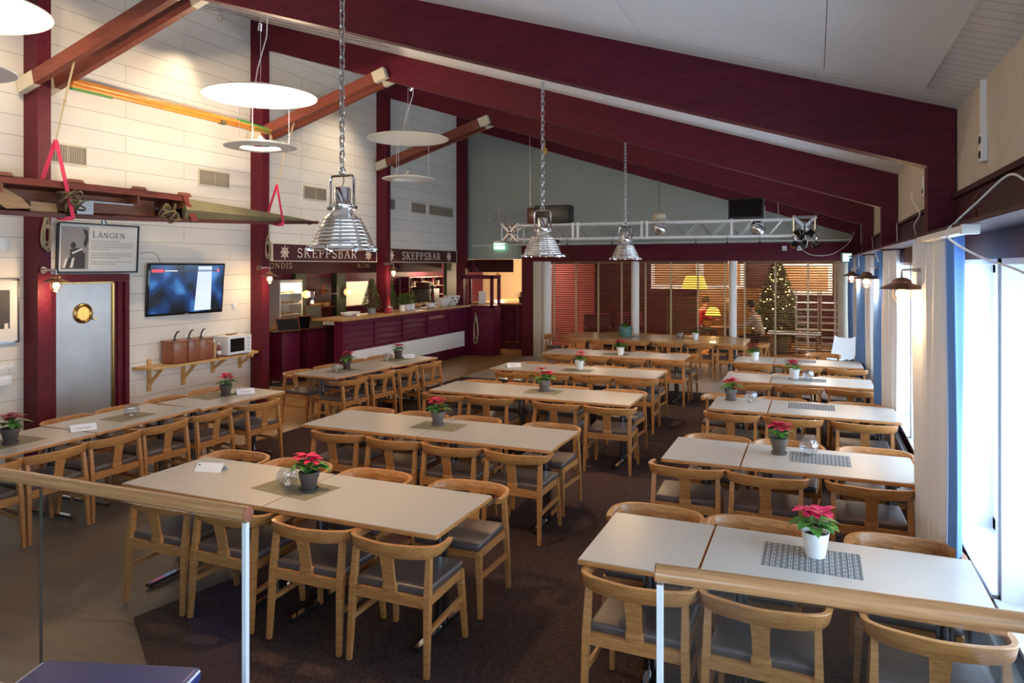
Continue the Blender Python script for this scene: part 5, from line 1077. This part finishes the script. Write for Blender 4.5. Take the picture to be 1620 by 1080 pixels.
t = thing('brass_lantern', 'tall brass and glass lantern on the back counter', 'lantern', (-10.1, 12.72, 1.05)); m = MB(); m.cyl((0, 0, 0), (0, 0, .3), .035, n=14); m.lathe([(0, .3), (.06, .3), (.06, .33), (0, .33)], 14); m.build('base', 'brass', t); m = MB(); m.lathe([(.045, .33), (.045, .66)], 14, cap=False); m.build('glass', 'pane', t); m = MB(); m.ball((0, 0, .42), .035); m.build('flame', 'bulb', t)
m = MB(); m.box(.0, .06, -.64, -.6, 0, .6).box(0, .06, .60, .64, 0, .6).box(0, .06, -.64, .64, -.04, 0).box(0, .06, -.64, .64, .6, .64); struct(m.build('trim_hatch', 'plumbar', None, (KX, 15.16, 1.27)))
# back bar with glasses
t = thing('back_bar_shelf', 'lit back-bar shelving with rows of glasses and bottles', 'shelf', (KX, 18.1, 1.15)); m = MB(); m.box(0, .02, -1.0, 1.0, 0, .78); m.build('back', 'goldwall', t)
for z in (0, .26, .52, .78): m = MB(); m.box(.02, .30, -1.0, 1.0, z, z+.02); m.build('shelf', 'oakdk', t)
for y in (-1.0, -.35, .35, .98): m = MB(); m.box(.02, .30, y, y+.025, 0, .8); m.build('divider', 'plumbar', t)
gi = 0; proto = None
for z in (.02, .28, .54):
    for k_ in range(12):
        y = 17.22+k_*.155
        if abs(y-17.75) < .05 or abs(y-18.45) < .05: continue
        kind = (k_+int(z*10)) % 3; m = MB(); m.lathe([(0, 0), (.03, 0), (.034, .14), (.012, .18), (.012, .22), (0, .22)] if kind == 0 else [(0, 0), (.035, 0), (.042, .14), (.038, .14), (.03, .02), (0, .02)], 10)
        tag(m.build('bottle' if kind == 0 else 'drinking_glass', ['hulldk', 'potw', 'tan'][kind], None, (KX+.20, y, 1.15+z+.001)), 'small %s on the lit back-bar shelving' % ('bottle' if kind == 0 else 'pale glass'), 'bottle' if kind == 0 else 'glass', 'bottles on the back bar' if kind == 0 else 'glasses on the back bar')
lamp('AREA', 'back_bar_strip', (-10.25, 18.1, 2.2), 30, WARM2, .4)
sbox('trim_green_panel', 'greendk', -9.15, -9.05, 16.96, 17.6, 0, 2.36)
t = thing('coffee_machine', 'dark boxy coffee machine with lit display behind the bar', 'machine', (-9.75, 17.1, 1.02)); m = MB(); m.box(-.2, .2, -.35, .35, 0, .62, .01); m.build('body', 'black', t); m = MB(); m.box(.2, .205, -.1, .12, .08, .2); m.build('display', 'screen2', t); m = MB(); m.box(-.15, .2, -.3, .05, .62, .8, .01); m.build('hopper', 'plumdk', t)
t = thing('prep_counter', 'low preparation counter behind the bar carrying the coffee machine', 'counter', (-9.8, 16.9, .006)); m = MB(); m.box(-.3, .3, -1.1, .6, 0, .98); m.build('body', 'plumbar', t); m = MB(); m.box(-.32, .32, -1.12, .62, .98, 1.01); m.build('top', 'steeldoor', t)
# ceiling downlights in the kitchen
for i, (x, y, pw) in enumerate(((-9.5, 10.6, 14), (-9.5, 12.6, 16), (-9.4, 14.4, 14), (-9.4, 15.9, 12))):
    t = thing('ceiling_downlight', 'round downlight in the bar ceiling, %s from the front' % ORD[i], 'downlight', (x, y, 2.35), 0, 'downlights over the bar'); m = MB(); m.lathe([(.05, -.012), (.07, -.01), (.07, .008), (.05, .008)], 18); m.build('trim_ring', 'alu', t); m = MB(); m.cyl((0, 0, -.004), (0, 0, .006), .05, n=16); m.build('lens', 'globe', t); s_ = lamp('SPOT', 'downlight_beam', (0, 0, -.03), pw*1.5, WARM2, .05, parent=t, spot=130, blend=.6)
lamp('POINT', 'scullery_light', (-11.4, 15.1, 2.1), 50, (1, .85, .6), .12)

# ================================================================== PASSAGE AND SECOND BAR
t = thing('second_bar', 'curved plum counter with wooden top and foot rail in the passage beyond the bar', 'bar counter', (-7.55, 18.6, .004)); cur = [(-1.3, -.62), (.05, -.62), (.28, -.5), (.42, -.2), (.45, .3), (.45, 1.6), (-1.3, 1.6)]
m = MB(); m.prism(cur, 'z', 0, 1.20); m.build('body', 'plumbar', t); m = MB(); m.prism([(x*1.04, y*1.06-.02) for x, y in cur], 'z', 1.20, 1.24); m.build('worktop', 'oakdk', t)
m = MB(); m.tube([(-.15, -.80, .20), (.15, -.80, .22), (.48, -.6, .24), (.62, -.3, .24), (.64, .5, .24)], .022, 8); m.build('foot_rail', 'brass', t)
m = MB()
for a in ((-.35, -.02), (.02, .05)): m.box(a[0], a[0]+.03, -.64, -.62, .15, 1.05)
m.box(-.35, .05, -.64, -.62, .15, .18).box(-.35, .05, -.64, -.62, 1.02, 1.05); m.build('panel_moulding', 'plum', t)
plant(-7.45, 18.3, 1.245, 'potd', 'dark red poinsettia on the curved counter in the passage', 30, 1.25, True)
t = thing('wall_mirror', 'tall gilt-framed mirror on the passage wall', 'mirror', (-8.2, 22.48, 1.75)); m = MB(); m.box(-.45, -.38, -.03, 0, -.6, .6).box(.38, .45, -.03, 0, -.6, .6).box(-.45, .45, -.03, 0, .54, .6).box(-.45, .45, -.03, 0, -.6, -.54); m.build('frame', 'brass', t); m = MB(); m.box(-.38, .38, -.012, -.008, -.54, .54); m.build('mirror_glass', 'alu', t)
for i, x in enumerate((-9.0, -7.6)):
    t = thing('passage_pendant', ['left', 'right'][i]+' small glowing pendant lamp in the passage', 'pendant lamp', (x, 20.2, 1.92), 0, 'small passage pendants'); m = MB(); m.lathe([(.10, 0), (.09, .05), (.03, .12), (0, .12)], 18, cap=False); m.build('shade', 'brass', t); m = MB(); m.ball((0, 0, .02), .045); m.build('bulb', 'bulb', t); m = MB(); m.tube([(0, 0, .12), (0, 0, .54)], .004, 5); m.build('cord', 'black', t); lamp('POINT', 'passage_light', (0, 0, -.08), 140, WARM2, .06, parent=t)
sbox('trim_passage_post', 'oakdk', -6.95, -6.73, 20.0, 20.3, 0, 2.46)
m = MB(); m.box(-.9, .55, -.03, .03, 0, .34, .01); tag(m.build('passage_header', 'plumdk', None, (-7.95, 17.6, 2.09)), 'dark plum header board hanging above the end cabinet', 'board')
t = thing('hanging_ornament', 'plum balloon-shaped ornament hanging above the end cabinet', 'ornament', (-8.05, 16.5, 2.12)); m = MB(); m.lathe([(0, .18), (.03, .17), (.12, .08), (.13, .06), (0, .02)], 10); m.build('canopy', 'plumbar', t); m = MB()
for k_ in range(10): a = k_*.628; m.tube([(math.cos(a)*.12, math.sin(a)*.10, .06), (math.cos(a)*.16, math.sin(a)*.10, .02), (0, 0, -.30)], .0025, 4)
m.tube([(0, 0, .18), (0, 0, .32)], .003, 4); m.build('strings', 'rope', t)
t = thing('emergency_exit_sign', 'glowing green and white exit sign on the grey-green wall', 'exit sign', (-7.42, 16.72, 2.74)); m = MB(); m.box(-.15, .15, -.02, .06, .10, .16); m.build('housing', 'white', t); m = MB(); m.box(-.15, .15, .0, .02, -.06, .10); pn = m.build('panel', 'exitm', t)
def runman(m, x0, z0, s_, y):
    m.box(x0-.55*s_, x0-.2*s_, y-.002, y, z0-.45*s_, z0+.45*s_); m.ball((x0+.2*s_, y, z0+.33*s_), .1*s_, 8, (1, .1, 1)); m.bar((x0+.15*s_, y, z0+.22*s_), (x0+.02*s_, y, z0-.08*s_), .13*s_, .004, up=(0, 1, 0)); m.bar((x0+.02*s_, y, z0-.08*s_), (x0+.25*s_, y, z0-.2*s_), .08*s_, .004, up=(0, 1, 0)); m.bar((x0+.0*s_, y, z0-.08*s_), (x0-.15*s_, y, z0-.4*s_), .08*s_, .004, up=(0, 1, 0)); m.bar((x0+.15*s_, y, z0+.18*s_), (x0+.4*s_, y, z0+.05*s_), .06*s_, .004, up=(0, 1, 0))
m = MB(); runman(m, .02, .02, .15, -.002); m.build('pictogram', 'exitw', pn)
t = thing('emergency_exit_sign', 'small green exit sign beside the last window post', 'exit sign', (.60, 16.3, 2.43), R(35)); m = MB(); m.box(-.12, .12, 0, .05, -.10, .10); m.build('housing', 'grey', t); m = MB(); m.box(-.10, .10, -.006, 0, -.08, .08); pn = m.build('panel', 'exitm', t); m = MB(); runman(m, 0, 0, .15, -.008); m.build('pictogram', 'exitw', pn)
m = MB(); m.lathe([(0, 0), (.05, 0), (.06, .04), (.03, .06), (0, .06)], 16, mat=rot('X', PI/2)); tag(m.build('fire_alarm_bell', 'red', None, (-6.66, 16.72, 2.63)), 'small red alarm bell at the left end of the plum lintel', 'alarm')
t = thing('wall_clock', 'wall clock of separate pale numerals and hands on the grey-green wall', 'clock', (-7.46, 16.79, 3.44)); m = MB(); CR = .27
for h_ in range(12):
    a = PI/2-h_*PI/6; c = Vector((math.cos(a)*CR, 0, math.sin(a)*CR)); q = {0: '12', 3: '3', 6: '6', 9: '9'}.get(h_)
    if q: wd = (.058 if q == '12' else .03); lettering(m, q, (c.x-wd, -.012, c.z-.045), (1, 0, 0), (0, 0, 1), .09, .006)
    else: d = c.normalized(); m.bar(c-d*.03+Vector((0, -.012, 0)), c+d*.03+Vector((0, -.012, 0)), .012, .006, up=(0, 1, 0))
m.build('numerals', 'letter', t); m = MB(); m.cyl((0, -.03, 0), (0, .01, 0), .022, n=14); m.build('hub', 'alu', t)
for nm_, a, L in (('minute_hand', R(80), .20), ('hour_hand', R(22), .12)): m = MB(); m.bar((0, -.024, 0), (math.cos(a)*L, -.024, math.sin(a)*L), .014, .004, up=(0, 1, 0)); m.build(nm_, 'letter', t)

# ================================================================== BLINDS AND LOUNGE
for i, (x0, x1, zb, tp) in enumerate(((-6.12, -4.08, .42, (-6.02, -5.45, -4.88, -4.30)), (-3.87, -1.83, .40, (-3.72, -3.12, -2.50, -1.90)), (-1.63, .42, .30, (-1.47, -.82, -.15, .50)))):
    t = thing('venetian_blind', ['left', 'middle', 'right'][i]+' wooden venetian blind below the plum lintel', 'blind', ((x0+x1)/2, 17.0, 0), 0, 'wooden venetian blinds'); h = (x1-x0)/2; m = MB(); z = 2.31
    while z > zb: m.cbox((0, 0, z), (2*h, .050, .004), rot('X', R(-24))); z -= .0545
    m.build('slats', 'blind', t); m = MB(); m.box(-h, h, -.03, .03, 2.32, 2.37); m.build('headrail', 'blind', t); m = MB(); m.box(-h, h, -.028, .028, zb-.04, zb-.015); m.build('bottom_rail', 'blind', t)
    for x in tp:
        xx = x-(x0+x1)/2
        if abs(xx) > h-.02: xx = math.copysign(h-.03, xx)
        m = MB(); m.box(xx-.02, xx+.02, -.032, -.029, zb-.03, 2.34); m.build('ladder_tape', 'tape', t)
sbox('wall_lounge_low', 'oakdk', -3.1, -.6, 20.95, 21.05, 0, 1.62)
def lit_picture(x, z, w_, h, label, fr='white'):
    t = thing('framed_picture', label, 'picture', (x, 22.48, z), 0, 'pictures on the lounge wall'); m = MB(); m.box(-w_/2, w_/2, -.04, 0, -h/2, h/2); m.build('frame', fr, t); m = MB(); m.box(-w_/2+.12, w_/2-.12, -.045, -.04, -h/2+.12, h/2-.12); m.build('print', 'tan', t)
lit_picture(-2.6, 2.0, 1.3, .9, 'pale framed picture on the lounge wall behind the left column'); lit_picture(-.35, 1.9, 1.6, .95, 'large pale framed picture behind the christmas tree'); lit_picture(-4.0, 2.0, 1.5, .9, 'pale picture behind the yellow lounge lamp')
for i, (x, y, z, s_) in enumerate(((-2.95, 19.4, 1.80, .34), (-2.45, 19.2, 1.05, .20))):
    t = thing('yellow_shade_lamp', ['large yellow-shaded lamp glowing behind the middle blind', 'small yellow-shaded lamp glowing low behind the middle blind'][i], 'lamp', (x, y, z), 0, 'yellow lounge lamps'); m = MB(); m.lathe([(s_, -.12*s_/.3), (s_*.7, .5*s_), (s_*.4, .62*s_)], 24, cap=False); m.build('shade', 'lampyel', t); m = MB(); m.tube([(0, 0, .1), (0, 0, 2.62-z)], .006, 5) if i == 0 else m.tube([(0, 0, .05), (0, 0, .03-z)], .015, 8).cyl((0, 0, .005-z), (0, 0, .03-z), .14, n=18); m.ball((0, 0, .02), .04); m.build('stem', 'brass', t); lamp('POINT', 'lounge_lamp', (0, 0, -.15 if i == 0 else .16), 35 if i == 0 else 10, WARM, .08, parent=t)
for i, (x, y, pw) in enumerate(((-5.6, 19.2, 55), (-4.2, 21.0, 45), (-1.6, 21.2, 60), (.1, 18.9, 110), (.1, 21.6, 50))):
    t = thing('lounge_ceiling_lamp', 'round ceiling lamp in the lounge behind the blinds, %s from left' % ORD[i], 'ceiling lamp', (x, y, 2.60), 0, 'lounge ceiling lamps'); m = MB(); m.lathe([(0, -.08), (.10, -.06), (.13, 0), (.13, .018), (0, .018)], 20); m.build('globe', 'globe', t); lamp('POINT', 'lounge_light', (0, 0, -.14), pw*1.25, (1, .80, .60), .1, parent=t)
conifer(-.92, 20.0, .004, 2.36, .60, 'tall christmas tree with warm lights behind the right blind', 2600, lights=120, seed=8, name='christmas_tree')
for i, x in enumerate((-.18, .36)):
    t = thing('tray_trolley', ['left', 'right'][i]+' white wire tray trolley behind the right blind', 'trolley', (x, 18.3, .004), 0, 'tray trolleys'); m = MB()
    for sx in (-.24, .24):
        m.tube([(sx, -.22, .10), (sx, -.22, 1.60), (sx, -.18, 1.66), (sx, .18, 1.66), (sx, .22, 1.60), (sx, .22, .10)], .014, 8)
        for k_ in range(10): m.bar((sx, -.22, .25+k_*.14), (sx, .22, .25+k_*.14), .012, .012)
    m.build('frame', 'potw', t)
    for k_ in range(8): m = MB(); m.box(-.23, .23, -.21, .21, .26+k_*.16, .275+k_*.16); m.build('tray', 'card', t)
    m = MB()
    for sx in (-.24, .24):
        for sy in (-.22, .22): m.cyl((sx-.012, sy, .05), (sx+.012, sy, .05), .05, n=12); m.cyl((sx, sy, .05), (sx, sy, .12), .01, n=6)
    m.build('castor', 'black', t)
t = thing('lounge_table', 'pale table laid with crockery behind the right blind', 'table', (-.45, 17.55, .004)); m = MB(); m.box(-.55, .55, -.35, .35, .71, .74); m.build('tabletop', 'white', t)
for sx in (-.48, .48):
    for sy in (-.3, .3): m = MB(); m.bar((sx, sy, 0), (sx, sy, .71), .04, .04); m.build('leg', 'oak', t)
for i, (x, y) in enumerate(((-5.4, 18.7), (-4.7, 19.6))):
    t = thing('lounge_armchair', ['nearer', 'farther'][i]+' dark red upholstered armchair behind the left blind', 'armchair', (x, y, .004), R(20), 'lounge armchairs'); m = MB(); m.box(-.35, .35, -.35, .3, .2, .45, .06); m.build('seat', 'plumbar', t); m = MB(); m.box(-.35, .35, .25, .40, .3, .95, .06); m.build('backrest', 'plumbar', t)
    for sx in (-.37, .29): m = MB(); m.box(sx, sx+.09, -.33, .3, .3, .62, .03); m.build('armrest', 'plumbar', t)
    for sx in (-.3, .3):
        for sy in (-.28, .32): m = MB(); m.bar((sx, sy, 0), (sx, sy, .22), .04, .04); m.build('leg', 'black', t)
t = thing('deck_chair', 'dark slatted folding chair leaning behind the left blind', 'chair', (-4.5, 17.75, .004), R(-15)); m = MB()
for q in (-.25, .25): m.bar((q-.12, .3, 0), (q+.12, -.2, 1.05), .04, .04)
m.build('frame', 'plumdk', t); m = MB()
for k_ in range(9): f = .35+k_*.075; m.bar((-.25-.12+.24*f, .3-.5*f, 1.05*f), (.25-.12+.24*f, .3-.5*f, 1.05*f), .05, .015)
m.build('slats', 'plumdk', t); m = MB(); m.bar((-.3, -.3, 0), (-.2, .25, .7), .04, .04); m.build('leg', 'plumdk', t); m = MB(); m.bar((.3, -.3, 0), (.3, .25, .7), .04, .04); m.build('leg', 'plumdk', t)
t = thing('lounge_bench', 'brown wooden bench with high back in the lounge behind the middle blind', 'bench', (-3.25, 18.9, .004)); m = MB(); m.box(-.4, .4, -.2, .25, .38, .44); m.build('seat', 'blind', t); m = MB(); m.box(-.4, .4, .25, .31, 0, 1.45); m.build('backrest', 'blind', t); m = MB(); m.box(-.4, -.34, -.2, .25, 0, .38); m.build('leg', 'blind', t); m = MB(); m.box(.34, .4, -.2, .25, 0, .38); m.build('leg', 'blind', t)

# ------------------------------------------------------------------ people (skinned skeletons)
def skinned(name, mat, pts, edges, parent, root=0, sub=2):
    me = bpy.data.meshes.new(name); me.from_pydata([p[:3] for p in pts], edges, []); me.materials.append(M[mat])
    o = bpy.data.objects.new(name, me); C.objects.link(o); o.parent = parent
    sk = o.modifiers.new('skin', 'SKIN'); sk.use_smooth_shade = True
    for i, p in enumerate(pts):
        r = p[3]; v = me.skin_vertices[0].data[i]; v.radius = r if isinstance(r, tuple) else (r, r); v.use_root = (i == root)
    s_ = o.modifiers.new('sub', 'SUBSURF'); s_.levels = sub; s_.render_levels = sub; return o
def seated_person(x, y, rz, label, top, hairm='hair'):
    t = thing('person', label, 'person', (x, y, .004), R(rz), 'people in the lounge')     # faces local +y, seat 0.45
    pts = [(0, 0, .52, (.15, .12)), (0, .02, .70, (.13, .10)), (0, .10, .92, (.16, .10)), (0, .16, 1.05, (.12, .08)), (0, .20, 1.13, (.05, .05)), (0, .24, 1.20, (.055, .06)), (0, .26, 1.29, (.078, .095)), (0, .26, 1.36, (.06, .07)),
           (.18, .14, 1.03, .055), (.25, .24, .84, .045), (.17, .46, .80, .034), (.12, .54, .80, .026),
           (-.18, .14, 1.03, .055), (-.25, .24, .84, .045), (-.17, .46, .80, .034), (-.12, .54, .80, .026),
           (.10, .08, .52, .085), (.13, .46, .52, .065), (.13, .47, .28, .052), (.13, .45, .08, .036), (.13, .58, .045, .035),
           (-.10, .08, .52, .085), (-.13, .46, .52, .065), (-.13, .47, .28, .052), (-.13, .45, .08, .036), (-.13, .58, .045, .035)]
    ed = [(0, 1), (1, 2), (2, 3), (3, 4), (4, 5), (5, 6), (6, 7), (3, 8), (8, 9), (9, 10), (10, 11), (3, 12), (12, 13), (13, 14), (14, 15), (0, 16), (16, 17), (17, 18), (18, 19), (19, 20), (0, 21), (21, 22), (22, 23), (23, 24), (24, 25)]
    skinned('body', 'skin', pts, ed, t)
    sp = [(p[0], p[1], p[2], (p[3][0]*1.14, p[3][1]*1.14) if isinstance(p[3], tuple) else p[3]*1.22) for p in pts[0:4]]+[(p[0], p[1], p[2], p[3]*1.25) for p in (pts[8], pts[9], pts[10], pts[12], pts[13], pts[14])]
    skinned('shirt', top, sp, [(0, 1), (1, 2), (2, 3), (3, 4), (4, 5), (5, 6), (3, 7), (7, 8), (8, 9)], t)
    tp = [(0, 0, .50, (.17, .13))]+[(p[0], p[1], p[2], p[3]*1.15) for p in pts[16:20]+pts[21:25]]
    skinned('trousers', 'trousers', tp, [(0, 1), (1, 2), (2, 3), (3, 4), (0, 5), (5, 6), (6, 7), (7, 8)], t)
    m = MB(); m.ball((0, .235, 1.335), .108, 14, (.86, 1.0, .92)); m.build('hair', hairm, t)
    m = MB(); m.ball((0, .358, 1.285), .016, 8, (.8, 1, 1.3)); m.build('nose', 'skin', t)
    for s_ in (-1, 1):
        m = MB(); m.ball((s_*.030, .338, 1.305), .010); m.build('eye', 'black', t); m = MB(); m.ball((s_*.082, .25, 1.285), .018, 8, (.4, 1, 1.4)); m.build('ear', 'skin', t)
        for f in range(4): m = MB(); m.tube([(s_*(.10+.014*f), .55, .80), (s_*(.095+.013*f), .585+.006*math.sin(f*1.3), .797), (s_*(.093+.013*f), .608+.005*math.sin(f*1.3), .786)], [.009, .008, .006], 8); m.build('finger', 'skin', t)
        m = MB(); m.tube([(s_*.10, .53, .80), (s_*.078, .55, .80), (s_*.072, .575, .795)], [.010, .009, .007], 8); m.build('thumb', 'skin', t)
    m = MB(); m.ball((0, .342, 1.245), .018, 8, (1.2, .5, .35)); m.build('mouth', 'red', t)
seated_person(-1.22, 18.3, 75, 'dark-haired person in a cream top sitting behind the right blind', 'shirt')
seated_person(-2.95, 19.9, -60, 'person in a pink-red top sitting behind the middle blind', 'red')
t = thing('cafe_table', 'dark small table in front of the seated person in cream', 'table', (-2.0, 18.5, .004)); m = MB(); m.cyl((0, 0, .71), (0, 0, .74), .42, n=28); m.build('tabletop', 'blind', t); m = MB(); m.cyl((0, 0, .02), (0, 0, .71), .03, n=12); m.cyl((0, 0, 0), (0, 0, .02), .22, n=20); m.build('leg', 'black', t)
for i, (x, y, rz) in enumerate(((-1.22, 18.3, 75), (-2.95, 19.9, -60))):
    t = thing('lounge_stool', ['stool under the person in cream behind the right blind', 'stool under the person in pink-red behind the middle blind'][i], 'stool', (x, y, .004), R(rz), 'lounge stools'); m = MB(); m.cyl((0, 0, .40), (0, 0, .43), .17, n=20); m.build('seat', 'blind', t)
    for k_ in range(4): a = k_*PI/2+.8; m = MB(); m.bar((math.cos(a)*.17, math.sin(a)*.17, 0), (math.cos(a)*.13, math.sin(a)*.13, .40), .03, .03); m.build('leg', 'blind', t)

# ================================================================== LIGHTING TRUSS
t = thing('lighting_truss', 'pale metal lighting truss spanning in front of the plum lintel', 'truss', (0, 13.5, 0)); x0, x1 = -5.55, -.30; za, zb = 2.79, 3.07
for y in (-.15, .15):
    for z in (za, zb): m = MB(); m.cyl((x0, y, z), (x1, y, z), .021, n=10); m.build('chord', 'potw', t)
m = MB(); n = 11; dx = (x1-x0)/n
for k_ in range(n):
    for (ya, zaa, yb, zbb) in ((-.15, za, -.15, zb), (.15, za, .15, zb), (-.15, zb, .15, zb), (-.15, za, .15, za)):
        a = x0+k_*dx; m.tube([(a, ya, zaa), (a+dx/2, yb, zbb), (a+dx, ya, zaa)], .008, 5)
m.build('lattice', 'alu', t)
for xc in (x0-.13, x1+.13):
    m = MB()
    for y in (-.17, .17):
        for z in (za-.04, zb+.03): m.cyl((xc-.17, y, z), (xc+.17, y, z), .02, n=8); m.ball((xc-.17, y, z), .035); m.ball((xc+.17, y, z), .035)
        m.bar((xc-.17, y, za-.04), (xc+.17, y, zb+.03), .04, .04).bar((xc-.17, y, zb+.03), (xc+.17, y, za-.04), .04, .04)
    for q in (-.17, .17):
        for z in (za-.04, zb+.03): m.cyl((xc+q, -.17, z), (xc+q, .17, z), .02, n=8)
        for y in (-.17, .17): m.cyl((xc+q, y, za-.04), (xc+q, y, zb+.03), .02, n=8)
    m.build('corner_block', 'alu', t)
m = MB()
for xc in (-5.3, -.6): m.tube([(xc, 0, zb), (xc-.02, 0, zc(xc)-.02)], .005, 5)
m.build('suspension_wire', 'alu', t)
for k_, x in enumerate((-4.35, -4.25, -3.0, -2.9, -1.38)): m = MB(); m.box(x-.02, x+.02, -.175, -.135, za-.03, zb+.03); m.build('clamp', 'potw', t)
t = thing('loudspeaker', 'black loudspeaker box on top of the right end of the truss', 'loudspeaker', (-1.14, 13.5, 3.095)); m = MB(); m.box(-.30, .30, -.18, .18, 0, .36, .012); m.build('cabinet', 'black', t); m = MB(); m.box(-.27, .27, -.186, -.18, .03, .33); m.build('grille', 'blackgl', t)
for s_ in (-.31, .31): m = MB(); m.box(s_-.008, s_+.008, -.03, .03, -.0, .22); m.build('bracket', 'alu', t)
t = thing('wrapped_box', 'dark cloth-wrapped box lying on the left part of the truss', 'box', (-4.85, 13.5, 3.095)); m = MB(); m.box(-.30, .42, -.17, .17, 0, .36, .02); m.build('box_body', 'black', t); m = MB(); m.box(-.48, -.28, -.15, .15, .0, .33, .05); m.build('cloth', 'hulldk', t)
for i, (x, z, r_) in enumerate(((-2.70, 2.97, .17), (-.95, 2.93, .17))):
    t = thing('mirror_ball', ['silver mirror ball in the middle of the truss beneath a straw hat', 'silver mirror ball near the right end of the truss'][i], 'mirror ball', (x, 13.5, z), 0, 'mirror balls on the truss'); m = MB(); rs = []
    for k_ in range(1, 12): rs.append([Vector((math.sin(PI*k_/12)*r_*math.cos(a*PI/10)*(.8 if 0 else .78), math.sin(PI*k_/12)*r_*math.sin(a*PI/10)*.78, math.cos(PI*k_/12)*r_*.9)) for a in range(20)])
    m.rings(rs); m.build('ball', 'chrome', t); m = MB(); m.cyl((0, 0, r_*.8), (0, 0, .4 if i else .9), .004, n=5); m.build('wire', 'black', t)
m = MB(); m.lathe([(.20, 0), (.205, .01), (.13, .03), (.12, .12), (.06, .17), (0, .18)], 24); tag(m.build('straw_hat', 'cream', None, (-2.70, 13.5, 3.10)), 'straw hat resting on the truss over the mirror ball', 'hat')
rn = random.Random(12)
def clump(x, y, z, s_, label, name='stage_light_cluster'):
    t = thing(name, label, 'stage light', (x, y, z)); m = MB()
    for k_ in range(7): c = Vector((rn.uniform(-1, 1)*s_, rn.uniform(-.6, .6)*s_, rn.uniform(-1, .6)*s_)); d = Vector((rn.uniform(-1, 1), rn.uniform(-1, .2), -1)).normalized(); m.cyl(c, c+d*s_*.6, s_*.3, s_*.42, 12)
    m.build('lamp_heads', 'blackgl', t); m = MB()
    for k_ in range(10): a = Vector((rn.uniform(-1, 1)*s_, rn.uniform(-.8, .4)*s_, rn.uniform(-1, 1)*s_)); b = a+Vector((rn.uniform(-1, 1), rn.uniform(-1, 1), rn.uniform(-1, 1)))*s_; m.tube([a, (a+b)/2+Vector((0, 0, -s_*.4)), b], .007, 5)
    m.build('cable_tangle', 'alu', t)
clump(-.18, 13.35, 2.80, .17, 'dark stage lamp cluster at the right end of the truss'); clump(-4.75, 13.4, 2.72, .10, 'dark stage lamp cluster under the left part of the truss')
for i, x in enumerate((-5.15, -4.45, -3.55, -2.0, -1.45, -.9)):
    t = thing('hanging_bulb_socket', 'small black bulb socket hanging under the truss, %s from left' % ORD[i], 'bulb socket', (x, 13.3, 2.66), 0, 'black bulb sockets under the truss'); m = MB(); m.cyl((0, 0, -.03), (0, 0, .03), .022, .012, 10); m.build('socket', 'black', t); m = MB(); m.tube([(0, 0, .03), (0, .02, .13)], .004, 5); m.build('cord', 'black', t)
for i, (x, lb) in enumerate(((-.62, 'left'), (-.32, 'right'))):
    t = thing('white_speaker_bracket', lb+' small white device on the plum lintel below the truss end', 'device', (x, 16.70, 2.66), 0, 'small white devices on the lintel'); m = MB(); m.box(-.045, .045, -.05, 0, -.07, .03, .006); m.build('housing', 'plastic', t); m = MB(); m.cyl((0, -.055, -.03), (0, -.05, -.03), .02, n=12); m.build('lens', 'grey', t)
m = MB(); m.box(-.05, .05, -.03, 0, -.06, .06).box(-.012, .012, -.02, .0, .06, .2); tag(m.build('beam_hook', 'brass', None, (-4.72, 12.78, 4.42)), 'small brass block hook under the third ceiling beam', 'hook')

# ================================================================== RAILINGS AND BENCH NEAR THE CAMERA
def railing(x0, y0, x1, y1, joints, end, label):
    L = math.hypot(x1-x0, y1-y0); t = thing('glass_railing', label, 'railing', (x0, y0, .40), math.atan2(y1-y0, x1-x0), 'glass railings on the platform')
    m = MB(); m.tube([(-.001, 0, .95), (L+.001, 0, .95)], .026, 20); m.build('handrail', 'oakrail', t)
    m = MB(); m.cyl((end, 0, .95), (end+(.004 if end > 0 else -.004), 0, .95), .0262, n=20); m.build('handrail_end_grain', 'teak', t)
    xs = [0]+joints+[L]
    for a, b in zip(xs[:-1], xs[1:]): m = MB(); m.box(a+.004, b-.004, -.005, .005, .02, .918); m.build('glass_panel', 'glass', t)
    for j in joints: m = MB(); m.box(j-.002, j+.002, -.0055, .0055, .02, .918); m.build('joint_seal', 'ventdk', t)
    e = end-(.010 if end > 0 else -.010); m = MB(); m.box(e-.009, e+.009, -.009, .009, .0, .918); m.build('end_post', 'whitew', t)
    m = MB(); m.box(0, L, -.02, .02, 0, .03); m.build('base_channel', 'alu', t)
railing(-4.2, 1.99, -1.90, 2.03, [1.20], math.hypot(2.30, .04), 'glass railing with round oak handrail in the lower left corner')
railing(-.43, 2.11, .66, 2.185, [], 0, 'glass railing with round oak handrail in the lower right corner')
t = thing('upholstered_bench', 'navy blue padded bench with white piping at the bottom left', 'bench', (-2.168, 1.555, .40), R(18)); 
m = MB(); m.box(-.28, .28, -.25, .25, .05, .42, .03, seg=3); m.build('body', 'benchb', t); m = MB(); m.box(-.29, .29, -.26, .26, .40, .455, .022, seg=3); m.build('seat_cushion', 'bench', t)
m = MB()
for sx in (-.287, .287): m.tube([(sx, -.24, .446), (sx, .24, .446)], .005, 6)
m.build('piping', 'piping', t)
for sx in (-.22, .22):
    for sy in (-.18, .18): m = MB(); m.cyl((sx, sy, 0), (sx, sy, .06), .02, n=10); m.build('leg', 'black', t)
